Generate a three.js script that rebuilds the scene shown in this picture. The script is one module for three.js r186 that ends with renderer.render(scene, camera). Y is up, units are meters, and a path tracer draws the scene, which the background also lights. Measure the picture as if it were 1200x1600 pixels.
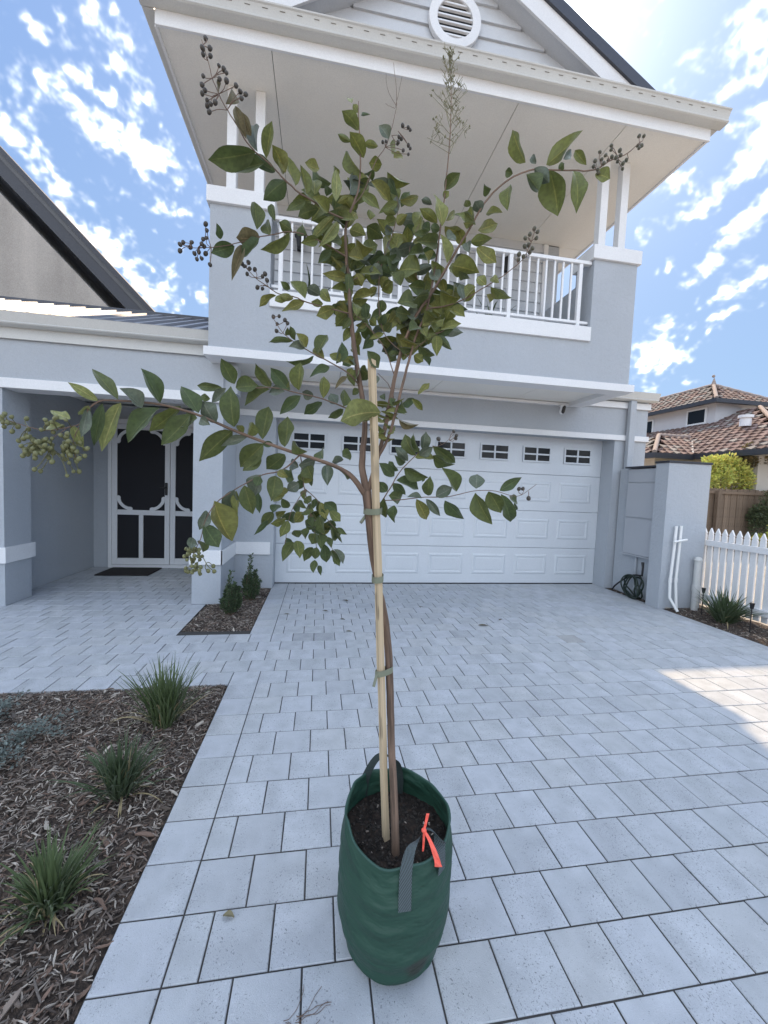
import * as THREE from 'three';
import { mergeGeometries } from 'three/addons/utils/BufferGeometryUtils.js';
import { RoundedBoxGeometry } from 'three/addons/geometries/RoundedBoxGeometry.js';

// ---------------------------------------------------------------- camera, sky, sun, exposure
const V = (x, y, z) => new THREE.Vector3(x, y, z);
const scene = new THREE.Scene();
const EYE = V(0, 1.35, 5.52), FOCAL = 623.64;
const rad = Math.PI / 180, YAW = 9.336 * rad, PITCH = 3.391 * rad, ROLL = 2.327 * rad;
const fwd = V(Math.sin(YAW) * Math.cos(PITCH), -Math.sin(PITCH), -Math.cos(YAW) * Math.cos(PITCH));
const right0 = V(Math.cos(YAW), 0, Math.sin(YAW)), up0 = right0.clone().cross(fwd);
const camR = right0.clone().multiplyScalar(Math.cos(ROLL)).addScaledVector(up0, Math.sin(ROLL));
const camU = right0.clone().multiplyScalar(-Math.sin(ROLL)).addScaledVector(up0, Math.cos(ROLL));
const camera = new THREE.PerspectiveCamera(2 * Math.atan(800 / FOCAL) / rad, 0.75, 0.05, 600);
camera.position.copy(EYE);
camera.quaternion.setFromRotationMatrix(new THREE.Matrix4().makeBasis(camR, camU, fwd.clone().negate()));
scene.add(camera);
// direction of a line of sight measured on the photograph, and the point where it meets a plane of the place
const sight = (x, y) => camR.clone().multiplyScalar((x - 600) / FOCAL).addScaledVector(camU, -(y - 800) / FOCAL).add(fwd);
const atZ = (x, y, z) => { const d = sight(x, y); return EYE.clone().addScaledVector(d, (z - EYE.z) / d.z); };
const atY = (x, y, h = 0) => { const d = sight(x, y); return EYE.clone().addScaledVector(d, (h - EYE.y) / d.y); };

let seed = 7;
const rnd = () => { seed = (seed * 1664525 + 1013904223) >>> 0; return seed / 4294967296; };
const rr = (a, b) => a + (b - a) * rnd();
const pick = (a) => a[Math.floor(rnd() * a.length) % a.length];
const clamp = (v, a = 0, b = 1) => Math.min(b, Math.max(a, v));
const smooth = (a, b, v) => { const t = clamp((v - a) / (b - a)); return t * t * (3 - 2 * t); };
const lerp = (a, b, t) => a + (b - a) * t;
// value noise on a lattice
const TAB = new Float32Array(4096); for (let i = 0; i < 4096; i++) TAB[i] = rnd();
const hsh = (x, y, z) => TAB[((x * 73856093) ^ (y * 19349663) ^ (z * 83492791)) & 4095];
function noise3(x, y, z) {
  const xi = Math.floor(x), yi = Math.floor(y), zi = Math.floor(z);
  let u = x - xi, v = y - yi, w = z - zi; u = u * u * (3 - 2 * u); v = v * v * (3 - 2 * v); w = w * w * (3 - 2 * w);
  const a = lerp(lerp(hsh(xi, yi, zi), hsh(xi + 1, yi, zi), u), lerp(hsh(xi, yi + 1, zi), hsh(xi + 1, yi + 1, zi), u), v);
  const b = lerp(lerp(hsh(xi, yi, zi + 1), hsh(xi + 1, yi, zi + 1), u), lerp(hsh(xi, yi + 1, zi + 1), hsh(xi + 1, yi + 1, zi + 1), u), v);
  return lerp(a, b, w);
}
function fbm(x, y, z, n = 5) { let s = 0, a = 0.5, t = 0; for (let i = 0; i < n; i++) { s += a * noise3(x, y, z); t += a; a *= 0.5; x = x * 2.03 + 11.3; y = y * 2.03 + 5.7; z = z * 2.03 + 3.1; } return s / t; }

const SUN = V(0.362, 1, -0.855).normalize();
const SKYGAIN = 0.56;
{ // blue sky with broken wispy cloud, brighter round the sun
  const W = 3072, H = 1536, data = new Float32Array(W * H * 4);
  const puffs = [
    // x, y, half width, half height, turn (degrees), strength
    [41, 33, 13, 20, 0, .8], [156, 37, 32, 20, 25, .9], [78, 80, 11, 17, 0, .6], [128, 72, 20, 24, 0, .7], [200, 97, 24, 36, 15, .95], [90, 134, 22, 34, -15, 1], [137, 135, 20, 44, -20, 1.05],
    [150, 178, 28, 36, -20, 1.1], [178, 205, 38, 32, 0, 1.15], [216, 220, 42, 36, 25, 1.15], [242, 250, 42, 24, 20, 1.1], [278, 264, 20, 18, -30, .95], [284, 330, 22, 11, 0, .65], [232, 150, 14, 9, 20, .55],
    [12, 190, 32, 44, -10, 1.2], [48, 262, 16, 20, 0, .8], [96, 302, 34, 27, 35, .95], [122, 352, 24, 16, 40, .9], [170, 386, 36, 32, 30, 1.25], [215, 440, 34, 24, 20, 1.25], [252, 452, 30, 20, 0, 1.15], [270, 438, 11, 22, 15, 1], [310, 462, 15, 9, 0, .7],
    [1165, 50, 54, 60, 20, 1.2], [1172, 115, 48, 30, 10, 1.15], [918, 22, 44, 46, 0, 1.25], [1102, 122, 9, 7, 0, .8], [1158, 264, 74, 18, -40, 1.2], [1196, 214, 34, 28, -30, 1.2], [1050, 289, 27, 13, 0, 1], [1072, 334, 28, 17, 0, 1.05],
    [1180, 337, 64, 14, -46, 1.2], [1104, 412, 25, 11, -40, 1.1], [1072, 444, 14, 7, 10, 1], [1136, 457, 44, 10, -20, 1.1], [1188, 428, 28, 12, -26, 1.1], [1112, 498, 38, 7, -15, .9], [1020, 556, 44, 32, -10, 1.1], [1046, 420, 13, 8, 0, .6], [1164, 408, 28, 6, -18, .8],
  ].map(([x, y, a, b, t, s]) => {
    const c = sight(x, y).normalize(), ct = Math.cos(t * rad), st = Math.sin(t * rad);
    const u = sight(x + a * ct, y + a * st).normalize().sub(c), v = sight(x - b * st, y + b * ct).normalize().sub(c);
    return { c, u: u.clone().divideScalar(u.lengthSq()), v: v.clone().divideScalar(v.lengthSq()), s, reach: 2.3 * Math.max(u.length(), v.length()) };
  });
  for (let j = 0; j < H; j++) {
    const el = ((j + 0.5) / H - 0.5) * Math.PI, y = Math.sin(el), ch = Math.cos(el);
    for (let i = 0; i < W; i++) {
      const o = (j * W + i) * 4, az = ((i + 0.5) / W - 0.5) * 2 * Math.PI, x = Math.cos(az) * ch, z = Math.sin(az) * ch;
      data[o + 3] = 1;
      if (y < -0.02) { data[o] = 0.33 * SKYGAIN; data[o + 1] = 0.32 * SKYGAIN; data[o + 2] = 0.30 * SKYGAIN; continue; }
      const h = Math.pow(1 - Math.max(y, 0), 2.2), cs = x * SUN.x + y * SUN.y + z * SUN.z, ang = Math.acos(clamp(cs, -1, 1));
      const glow = 0.28 * Math.exp(-ang / 0.42) + 1.5 * Math.exp(-ang / 0.13);
      let r = lerp(0.15, 0.31, h) + glow, g = lerp(0.27, 0.475, h) + glow * 0.98, b = lerp(0.55, 0.665, h) + glow * 0.9;
      // clouds: those the photograph shows, and denser ones added over the unseen sky for fill light
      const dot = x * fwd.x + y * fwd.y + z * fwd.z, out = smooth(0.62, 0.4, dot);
      let m = 0;
      for (const p of puffs) {
        const dx = x - p.c.x, dy = y - p.c.y, dz = z - p.c.z; if (Math.abs(dx) > p.reach || Math.abs(dy) > p.reach || Math.abs(dz) > p.reach) continue;
        const a = dx * p.u.x + dy * p.u.y + dz * p.u.z, q = dx * p.v.x + dy * p.v.y + dz * p.v.z; m = Math.max(m, p.s * Math.exp(-0.55 * (a * a + q * q)));
      }
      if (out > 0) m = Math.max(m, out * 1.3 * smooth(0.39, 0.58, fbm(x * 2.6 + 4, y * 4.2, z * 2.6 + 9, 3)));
      if (m > 0.02) {
        const wx = 0.05 * (fbm(x * 14, y * 14, z * 14, 3) - 0.5), n = fbm((x + wx) * 34, (y - wx) * 40, (z + wx) * 34, 6), n2 = fbm((x + wx) * 95 + 7, y * 105, z * 95, 4);
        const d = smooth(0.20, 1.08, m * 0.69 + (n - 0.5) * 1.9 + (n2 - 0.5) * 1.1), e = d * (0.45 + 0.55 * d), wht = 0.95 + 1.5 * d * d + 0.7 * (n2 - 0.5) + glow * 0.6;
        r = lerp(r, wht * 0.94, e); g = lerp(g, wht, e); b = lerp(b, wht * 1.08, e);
      }
      data[o] = r * SKYGAIN; data[o + 1] = g * SKYGAIN; data[o + 2] = b * SKYGAIN;
    }
  }
  const tex = new THREE.DataTexture(data, W, H, THREE.RGBAFormat, THREE.FloatType);
  tex.mapping = THREE.EquirectangularReflectionMapping; tex.magFilter = tex.minFilter = THREE.LinearFilter; tex.needsUpdate = true;
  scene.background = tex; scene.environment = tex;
}
const sun = new THREE.DirectionalLight(0xffdfb4, 2.2);
sun.position.copy(SUN).multiplyScalar(30); sun.target.position.set(2, 0, 2); sun.position.add(sun.target.position);
sun.castShadow = true; sun.shadow.radius = 2.2; sun.shadow.mapSize.set(4096, 4096);
Object.assign(sun.shadow.camera, { left: -16, right: 18, top: 16, bottom: -16, near: 1, far: 70 });
scene.add(sun, sun.target);
const EXPOSURE = 2.55;

// ---------------------------------------------------------------- helpers
const taken = {};
function numbered(n) { const k = taken[n] = (taken[n] ?? -1) + 1; return k ? n + '_' + String(k).padStart(3, '0') : n; }
function show(o) { o.traverse((c) => { if (c.isMesh) { c.castShadow = true; c.receiveShadow = true; } }); return o; }
function thing(name, label, category, base = [0, 0, 0], group) {
  const g = new THREE.Group(); g.name = numbered(name); g.position.set(...base);
  g.userData = { label, category }; if (group) g.userData.group = group; scene.add(g); return g;
}
function ground(name, geo, mat, label) { const m = new THREE.Mesh(geo, mat); m.name = name; m.userData = { kind: 'structure', label }; m.receiveShadow = true; m.castShadow = true; scene.add(m); return m; }
// where a part's own zero lies in the world, so that parts can be written in world metres
function zero(o) { const p = V(0, 0, 0); for (let q = o; q && q !== scene; q = q.parent) p.add(q.position); return p; }
function part(parent, name, geo, mat) {
  const m = new THREE.Mesh(geo, mat); m.name = name; parent.add(m); m.position.copy(zero(parent)).negate(); m.castShadow = m.receiveShadow = true; return m;
}
function partGroup(parent, name) { const g = new THREE.Group(); g.name = name; parent.add(g); return g; }
function single(name, geo, mat, label, category, group) {
  const m = new THREE.Mesh(geo, mat); m.name = numbered(name); m.userData = { label, category }; if (group) m.userData.group = group;
  m.castShadow = m.receiveShadow = true; scene.add(m); return m;
}
const merge = (l) => mergeGeometries(l.map((g) => { const q = g.index ? g.toNonIndexed() : g; for (const k of Object.keys(q.attributes)) if (!['position', 'normal', 'uv'].includes(k)) q.deleteAttribute(k); return q; }), false);
function metresUV(g) { // uv in metres by the way each face points
  const q = g.index ? g.toNonIndexed() : g, p = q.attributes.position, n = q.attributes.normal, uv = new Float32Array(p.count * 2);
  for (let i = 0; i < p.count; i++) {
    const ax = Math.abs(n.getX(i)), ay = Math.abs(n.getY(i)), az = Math.abs(n.getZ(i));
    uv[2 * i] = ax > ay && ax > az ? p.getZ(i) : p.getX(i); uv[2 * i + 1] = ay >= ax && ay >= az ? p.getZ(i) : p.getY(i);
  }
  q.setAttribute('uv', new THREE.BufferAttribute(uv, 2)); return q;
}
function box(x0, x1, y0, y1, z0, z1, r = 0) {
  const a = x1 - x0, b = y1 - y0, c = z1 - z0;
  const g = r ? new RoundedBoxGeometry(a, b, c, 1, Math.min(r, a / 2.1, b / 2.1, c / 2.1)) : new THREE.BoxGeometry(a, b, c);
  g.translate((x0 + x1) / 2, (y0 + y1) / 2, (z0 + z1) / 2); return metresUV(g);
}
function tris(list, uvs) { // triangles from points
  const g = new THREE.BufferGeometry(); g.setAttribute('position', new THREE.Float32BufferAttribute(list.flatMap((p) => [p.x ?? p[0], p.y ?? p[1], p.z ?? p[2]]), 3));
  g.setAttribute('uv', new THREE.Float32BufferAttribute(uvs ?? new Array(list.length * 2).fill(0), 2)); g.computeVertexNormals(); return g;
}
const quad = (a, b, c, d) => [a, b, c, a, c, d];
function prism(pts, axis, a, b) { // polygon pulled along an axis; pts are [u, v]
  const at = (p, k) => axis === 'z' ? [p[0], p[1], k] : axis === 'x' ? [k, p[1], p[0]] : [p[0], k, p[1]];
  const area = pts.reduce((s, p, i) => { const q = pts[(i + 1) % pts.length]; return s + p[0] * q[1] - q[0] * p[1]; }, 0);
  const P = area > 0 ? pts : [...pts].reverse(), l = [], flip = axis !== 'z';
  const tri = THREE.ShapeUtils.triangulateShape(P.map((p) => new THREE.Vector2(...p)), []);
  const push = (x, y, z) => flip ? l.push(x, z, y) : l.push(x, y, z);
  for (const [i, j, k] of tri) { push(at(P[i], b), at(P[j], b), at(P[k], b)); push(at(P[i], a), at(P[k], a), at(P[j], a)); }
  P.forEach((p, i) => { const q = P[(i + 1) % P.length]; const A = at(p, a), B = at(q, a), C = at(q, b), D = at(p, b); push(A, B, C); push(A, C, D); });
  return metresUV(tris(l));
}
function tube(pts, radii, sides = 8, closed = false) { // tapered tube along points
  const P = pts.map((p) => p.isVector3 ? p : V(...p)), n = P.length, l = [], N = [], uv = []; let nx = null; const rings = []; let len = 0;
  for (let i = 0; i < n; i++) {
    const t = P[Math.min(i + 1, n - 1)].clone().sub(P[Math.max(i - 1, 0)]).normalize();
    if (!nx) nx = Math.abs(t.y) < 0.9 ? V(0, 1, 0).cross(t).normalize() : V(1, 0, 0).cross(t).normalize();
    nx.addScaledVector(t, -nx.dot(t)).normalize(); const bi = t.clone().cross(nx), R = Array.isArray(radii) ? radii[i] : radii; if (i) len += P[i].distanceTo(P[i - 1]);
    const ring = []; for (let k = 0; k <= sides; k++) { const a = k / sides * 2 * Math.PI, d = nx.clone().multiplyScalar(Math.cos(a)).addScaledVector(bi, Math.sin(a)); ring.push([P[i].clone().addScaledVector(d, R), d, k / sides * R * 6.28, len]); } rings.push(ring);
  }
  const put = (v) => { l.push(v[0].x, v[0].y, v[0].z); N.push(v[1].x, v[1].y, v[1].z); uv.push(v[2], v[3]); };
  for (let i = 0; i < n - 1; i++) for (let k = 0; k < sides; k++) { const a = rings[i][k], b = rings[i][k + 1], c = rings[i + 1][k + 1], d = rings[i + 1][k]; [a, b, c, a, c, d].forEach(put); }
  for (const [i, s] of [[0, -1], [n - 1, 1]]) { const t = P[Math.min(i + 1, n - 1)].clone().sub(P[Math.max(i - 1, 0)]).normalize().multiplyScalar(s); for (let k = 0; k < sides; k++) { const a = rings[i][k], b = rings[i][k + 1], c = [P[i], t, 0, 0]; (s > 0 ? [a, b, c] : [b, a, c]).forEach((v) => put([v[0], t, v[2], v[3]])); } }
  const g = new THREE.BufferGeometry(); g.setAttribute('position', new THREE.Float32BufferAttribute(l, 3)); g.setAttribute('normal', new THREE.Float32BufferAttribute(N, 3)); g.setAttribute('uv', new THREE.Float32BufferAttribute(uv, 2)); return g;
}
function curve(pts, n) { return new THREE.CatmullRomCurve3(pts.map((p) => p.isVector3 ? p : V(...p)), false, 'centripetal').getPoints(n); }

// ---------------------------------------------------------------- surfaces
function texture(w, h, fn, srgb = false, rx = 1, ry = 1) { // fn(u, v, x, y) -> [r, g, b] in 0..1 (already encoded)
  const d = new Uint8Array(w * h * 4);
  for (let j = 0; j < h; j++) for (let i = 0; i < w; i++) { const c = fn(i / w, j / h, i, j), o = (j * w + i) * 4; d[o] = clamp(c[0]) * 255; d[o + 1] = clamp(c[1]) * 255; d[o + 2] = clamp(c[2]) * 255; d[o + 3] = 255; }
  const t = new THREE.DataTexture(d, w, h); t.wrapS = t.wrapT = THREE.RepeatWrapping; t.magFilter = THREE.LinearFilter; t.minFilter = THREE.LinearMipmapLinearFilter; t.generateMipmaps = true;
  if (srgb) t.colorSpace = THREE.SRGBColorSpace; t.repeat.set(rx, ry); t.needsUpdate = true; return t;
}
// noise that repeats without a seam: blends the far edge over the near one
const tile = (f) => (u, v) => { const a = smooth(0, 0.25, u), b = smooth(0, 0.25, v); return lerp(lerp(f(u + 1, v + 1), f(u, v + 1), a), lerp(f(u + 1, v), f(u, v), a), b); };
const enc = (l) => l <= 0.0031308 ? 12.92 * l : 1.055 * Math.pow(l, 1 / 2.4) - 0.055;
const grey = (v) => [v, v, v];
const lin = (r, g, b) => new THREE.Color().setRGB(r, g, b);
const mat = (o) => new THREE.MeshStandardMaterial({ roughness: 0.7, ...o });
const phys = (o) => new THREE.MeshPhysicalMaterial({ roughness: 0.7, ...o });

const grain = Float32Array.from({ length: 512 * 512 }, rnd);
const stuccoF = tile((u, v) => fbm(u * 26, v * 26, 3, 4));
const stuccoBump = texture(512, 512, (u, v, x, y) => grey(0.25 + 0.5 * stuccoF(u, v) + 0.35 * (grain[y * 512 + x] - 0.5)), false, 1.3, 1.3);
const blotchF = tile((u, v) => fbm(u * 5, v * 5, 8, 5)), streakF = tile((u, v) => fbm(u * 18, v * 2.2, 1, 4));
const wallTone = texture(512, 512, (u, v, x, y) => grey(0.965 + 0.05 * (blotchF(u, v) - 0.5) + 0.015 * (streakF(u, v) - 0.5) + 0.05 * (grain[y * 512 + x] - 0.5)), true, 0.45, 0.45);
const render1 = mat({ color: lin(0.475, 0.51, 0.55), map: wallTone, bumpMap: stuccoBump, bumpScale: 0.009, roughness: 0.92 });
const renderBrown = mat({ color: lin(0.55, 0.505, 0.455), map: texture(512, 512, (u, v, x, y) => grey(0.86 + 0.18 * (blotchF(u, v) - 0.5) + 0.16 * (streakF(u, v) - 0.5) + 0.12 * (grain[y * 512 + x] - 0.5)), true, 0.25, 0.25), bumpMap: stuccoBump, bumpScale: 0.006, roughness: 0.95 });
const white = mat({ color: lin(0.80, 0.81, 0.82), map: wallTone, roughness: 0.55 });
const whiteGloss = mat({ color: lin(0.80, 0.81, 0.82), map: wallTone, roughness: 0.35 });
const doorWhite = mat({ color: lin(0.62, 0.655, 0.69), map: wallTone, roughness: 0.42 });
const cream = mat({ color: lin(0.59, 0.595, 0.575), map: wallTone, roughness: 0.4 });
const soffitMat = mat({ color: lin(0.88, 0.86, 0.80), map: wallTone, roughness: 0.8 });
const board = mat({ color: lin(0.60, 0.625, 0.655), map: wallTone, roughness: 0.6 });
const charcoal = mat({ color: lin(0.028, 0.03, 0.04), roughness: 0.45 });
const roofMetal = mat({ color: lin(0.23, 0.245, 0.285), roughness: 0.42, metalness: 0.1 });
const roofDark = mat({ color: lin(0.05, 0.055, 0.07), roughness: 0.4 });
const black = mat({ color: lin(0.012, 0.012, 0.014), roughness: 0.4 });
const meshBlack = mat({ color: lin(0.012, 0.012, 0.016), roughness: 0.75 });
const glassDark = phys({ color: lin(0.008, 0.009, 0.011), roughness: 0.08, specularIntensity: 0.35 });
const meterGrey = mat({ color: lin(0.40, 0.42, 0.45), roughness: 0.5 });
// concrete paving with dark and pale specks
const paveF = tile((u, v) => fbm(u * 9, v * 9, 5, 5));
const speckF = tile((u, v) => noise3(u * 150, v * 150, 4)), speckG = tile((u, v) => noise3(u * 260, v * 260, 9));
const paveTex = texture(1024, 1024, (u, v, x, y) => {
  const a = grain[(y % 512) * 512 + (x % 512)], c = speckF(u, v), b = speckG(u, v);
  const t = 0.90 + 0.16 * (paveF(u, v) - 0.5) + 0.08 * (a - 0.5) - 0.20 * smooth(0.84, 0.94, c) - 0.16 * smooth(0.80, 0.92, b) + 0.05 * smooth(0.16, 0.06, c); return [t, t, t * 1.002];
}, true, 1.6, 1.6);
const paveBump = texture(512, 512, (u, v, x, y) => grey(0.5 + 0.5 * (grain[y * 512 + x] - 0.5) + 0.4 * (paveF(u, v) - 0.5)), false, 2.2, 2.2);
const paver = (k, t = [1, 1, 1]) => mat({ color: lin(0.545 * k * t[0], 0.575 * k * t[1], 0.605 * k * t[2]), map: paveTex, bumpMap: paveBump, bumpScale: 0.0012, roughness: 0.9 });
const paverMats = [paver(1), paver(1.03), paver(0.97, [1, 1, .99]), paver(1.01, [1.01, 1, .98]), paver(0.94), paver(1.04, [1, 1, 1.01])];
const paverStained = [paver(0.80), paver(0.86), paver(0.82, [1.04, 1, .95])];
const jointSand = mat({ color: lin(0.05, 0.048, 0.046), roughness: 1 });
const mulchF = tile((u, v) => fbm(u * 40, v * 40, 2, 4));
const soilTex = texture(512, 512, (u, v, x, y) => { const t = 0.10 + 0.42 * Math.pow(mulchF(u, v), 1.6) + 0.12 * (grain[y * 512 + x] - 0.5); return [t * 1.08, t * 0.92, t * 0.8]; }, true, 2.5, 2.5);
const soil = mat({ map: soilTex, bumpMap: soilTex, bumpScale: 0.02, roughness: 1 });
const chipMat = mat({ color: 0xffffff, roughness: 0.95 });
const barkTex = texture(128, 512, (() => { const f = tile((u, v) => fbm(u * 9, v * 14, 6, 5)), g = tile((u, v) => fbm(u * 3, v * 5, 16, 3)); return (u, v) => { const t = 0.62 + 0.5 * (f(u, v) - 0.5) + 0.35 * (g(u, v) - 0.5); return [t, t * 0.93, t * 0.87]; }; })(), true, 12, 1.2);
const bark = mat({ color: lin(0.45, 0.35, 0.285), map: barkTex, bumpMap: barkTex, bumpScale: 0.0015, roughness: 0.85 });
const twig = mat({ color: lin(0.16, 0.105, 0.075), roughness: 0.8 });
const twigGreen = mat({ color: lin(0.15, 0.15, 0.06), roughness: 0.75 });
const woodTex = texture(128, 512, (() => { const f = tile((u, v) => fbm(u * 14, v * 3, 4, 5)), k = tile((u, v) => fbm(u * 4, v * 9, 33, 3)); return (u, v) => { const t = 0.80 + 0.30 * (f(u, v) - 0.5) - 0.22 * smooth(0.70, 0.80, k(u, v)); return [t, t * 0.97, t * 0.92]; }; })(), true, 14, 1.3);
const stakeMat = mat({ color: lin(0.92, 0.77, 0.56), map: woodTex, bumpMap: woodTex, bumpScale: 0.001, roughness: 0.75 });
const fenceWood = [0.85, 1, 1.12, 0.95].map((k) => mat({ color: lin(0.34 * k, 0.265 * k, 0.21 * k), map: woodTex, roughness: 0.9 }));
// leaf blade: pale midrib, finer side veins, mottling
const leafF = tile((u, v) => fbm(u * 10, v * 16, 12, 4));
const leafTex = texture(128, 256, (u, v) => {
  const s = Math.abs(u - 0.5) * 2, rib = Math.exp(-Math.pow(s / 0.05, 2)), vein = Math.pow(Math.max(0, Math.cos((v * 9 - s * 1.6) * 2 * Math.PI)), 14) * (1 - s * 0.6);
  const m = 0.72 + 0.26 * (leafF(u, v) - 0.5) + 0.20 * rib + 0.07 * vein; return [m * (1 + 0.10 * rib), m, m * (0.94 + 0.08 * rib)];
}, true);
const leafBump = texture(128, 256, (u, v) => { const s = Math.abs(u - 0.5) * 2; return grey(0.55 - 0.3 * Math.exp(-Math.pow(s / 0.06, 2)) - 0.22 * Math.pow(Math.max(0, Math.cos((v * 9 - s * 1.6) * 2 * Math.PI)), 8) + 0.12 * (leafF(u, v) - 0.5)); });
const leafOf = (r, g, b, coat = 0.35, tr = 0.28) => phys({ color: lin(r, g, b), map: leafTex, bumpMap: leafBump, bumpScale: 0.0012, roughness: 0.95, transmission: tr, thickness: 0, clearcoat: coat, clearcoatRoughness: 0.42, side: THREE.DoubleSide });
const LEAF = {
  deep: [leafOf(0.145, 0.20, 0.05), leafOf(0.115, 0.18, 0.055), leafOf(0.165, 0.21, 0.05)],
  mid: [leafOf(0.30, 0.33, 0.07), leafOf(0.25, 0.295, 0.07), leafOf(0.34, 0.345, 0.08)],
  pale: [leafOf(0.50, 0.54, 0.20, 0.12, 0.35), leafOf(0.44, 0.48, 0.17, 0.12, 0.35)],
  wax: [leafOf(0.19, 0.24, 0.17, 0.9, 0.12), leafOf(0.16, 0.21, 0.14, 0.9, 0.12)],  // waxy leaves, with the grey-blue sky reflection painted into their colour
  brown: [leafOf(0.30, 0.25, 0.13, 0.2, 0.25)],
};
const bladeMat = [phys({ color: lin(0.085, 0.125, 0.04), roughness: 0.8, transmission: 0.2, thickness: 0, clearcoat: 0.3, clearcoatRoughness: 0.4, side: THREE.DoubleSide }), phys({ color: lin(0.065, 0.10, 0.04), roughness: 0.8, transmission: 0.2, thickness: 0, clearcoat: 0.3, clearcoatRoughness: 0.4, side: THREE.DoubleSide })];
const strawMat = mat({ color: lin(0.33, 0.27, 0.15), roughness: 0.9, side: THREE.DoubleSide });

// ---------------------------------------------------------------- ground, paving, beds
const PITCHP = 0.1845, ROW0 = 4.461;           // paver pitch and one row joint
const EDGE = -0.56;                            // edge of the garden bed
ground('ground', metresUV(new THREE.BoxGeometry(240, 0.1, 240).translate(0, -0.11, 0)), mat({ color: lin(0.60, 0.545, 0.46), map: texture(512, 512, (u, v, x, y) => grey(0.84 + 0.3 * (blotchF(u, v) - 0.5) + 0.16 * (grain[y * 512 + x] - 0.5)), true, 0.3, 0.3), roughness: 1 }), 'pale sandy ground running out to the horizon');
const driveway = new THREE.Group(); driveway.name = 'driveway'; driveway.userData = { kind: 'structure', label: 'light grey concrete block paving of driveway and path' }; scene.add(driveway);
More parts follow.
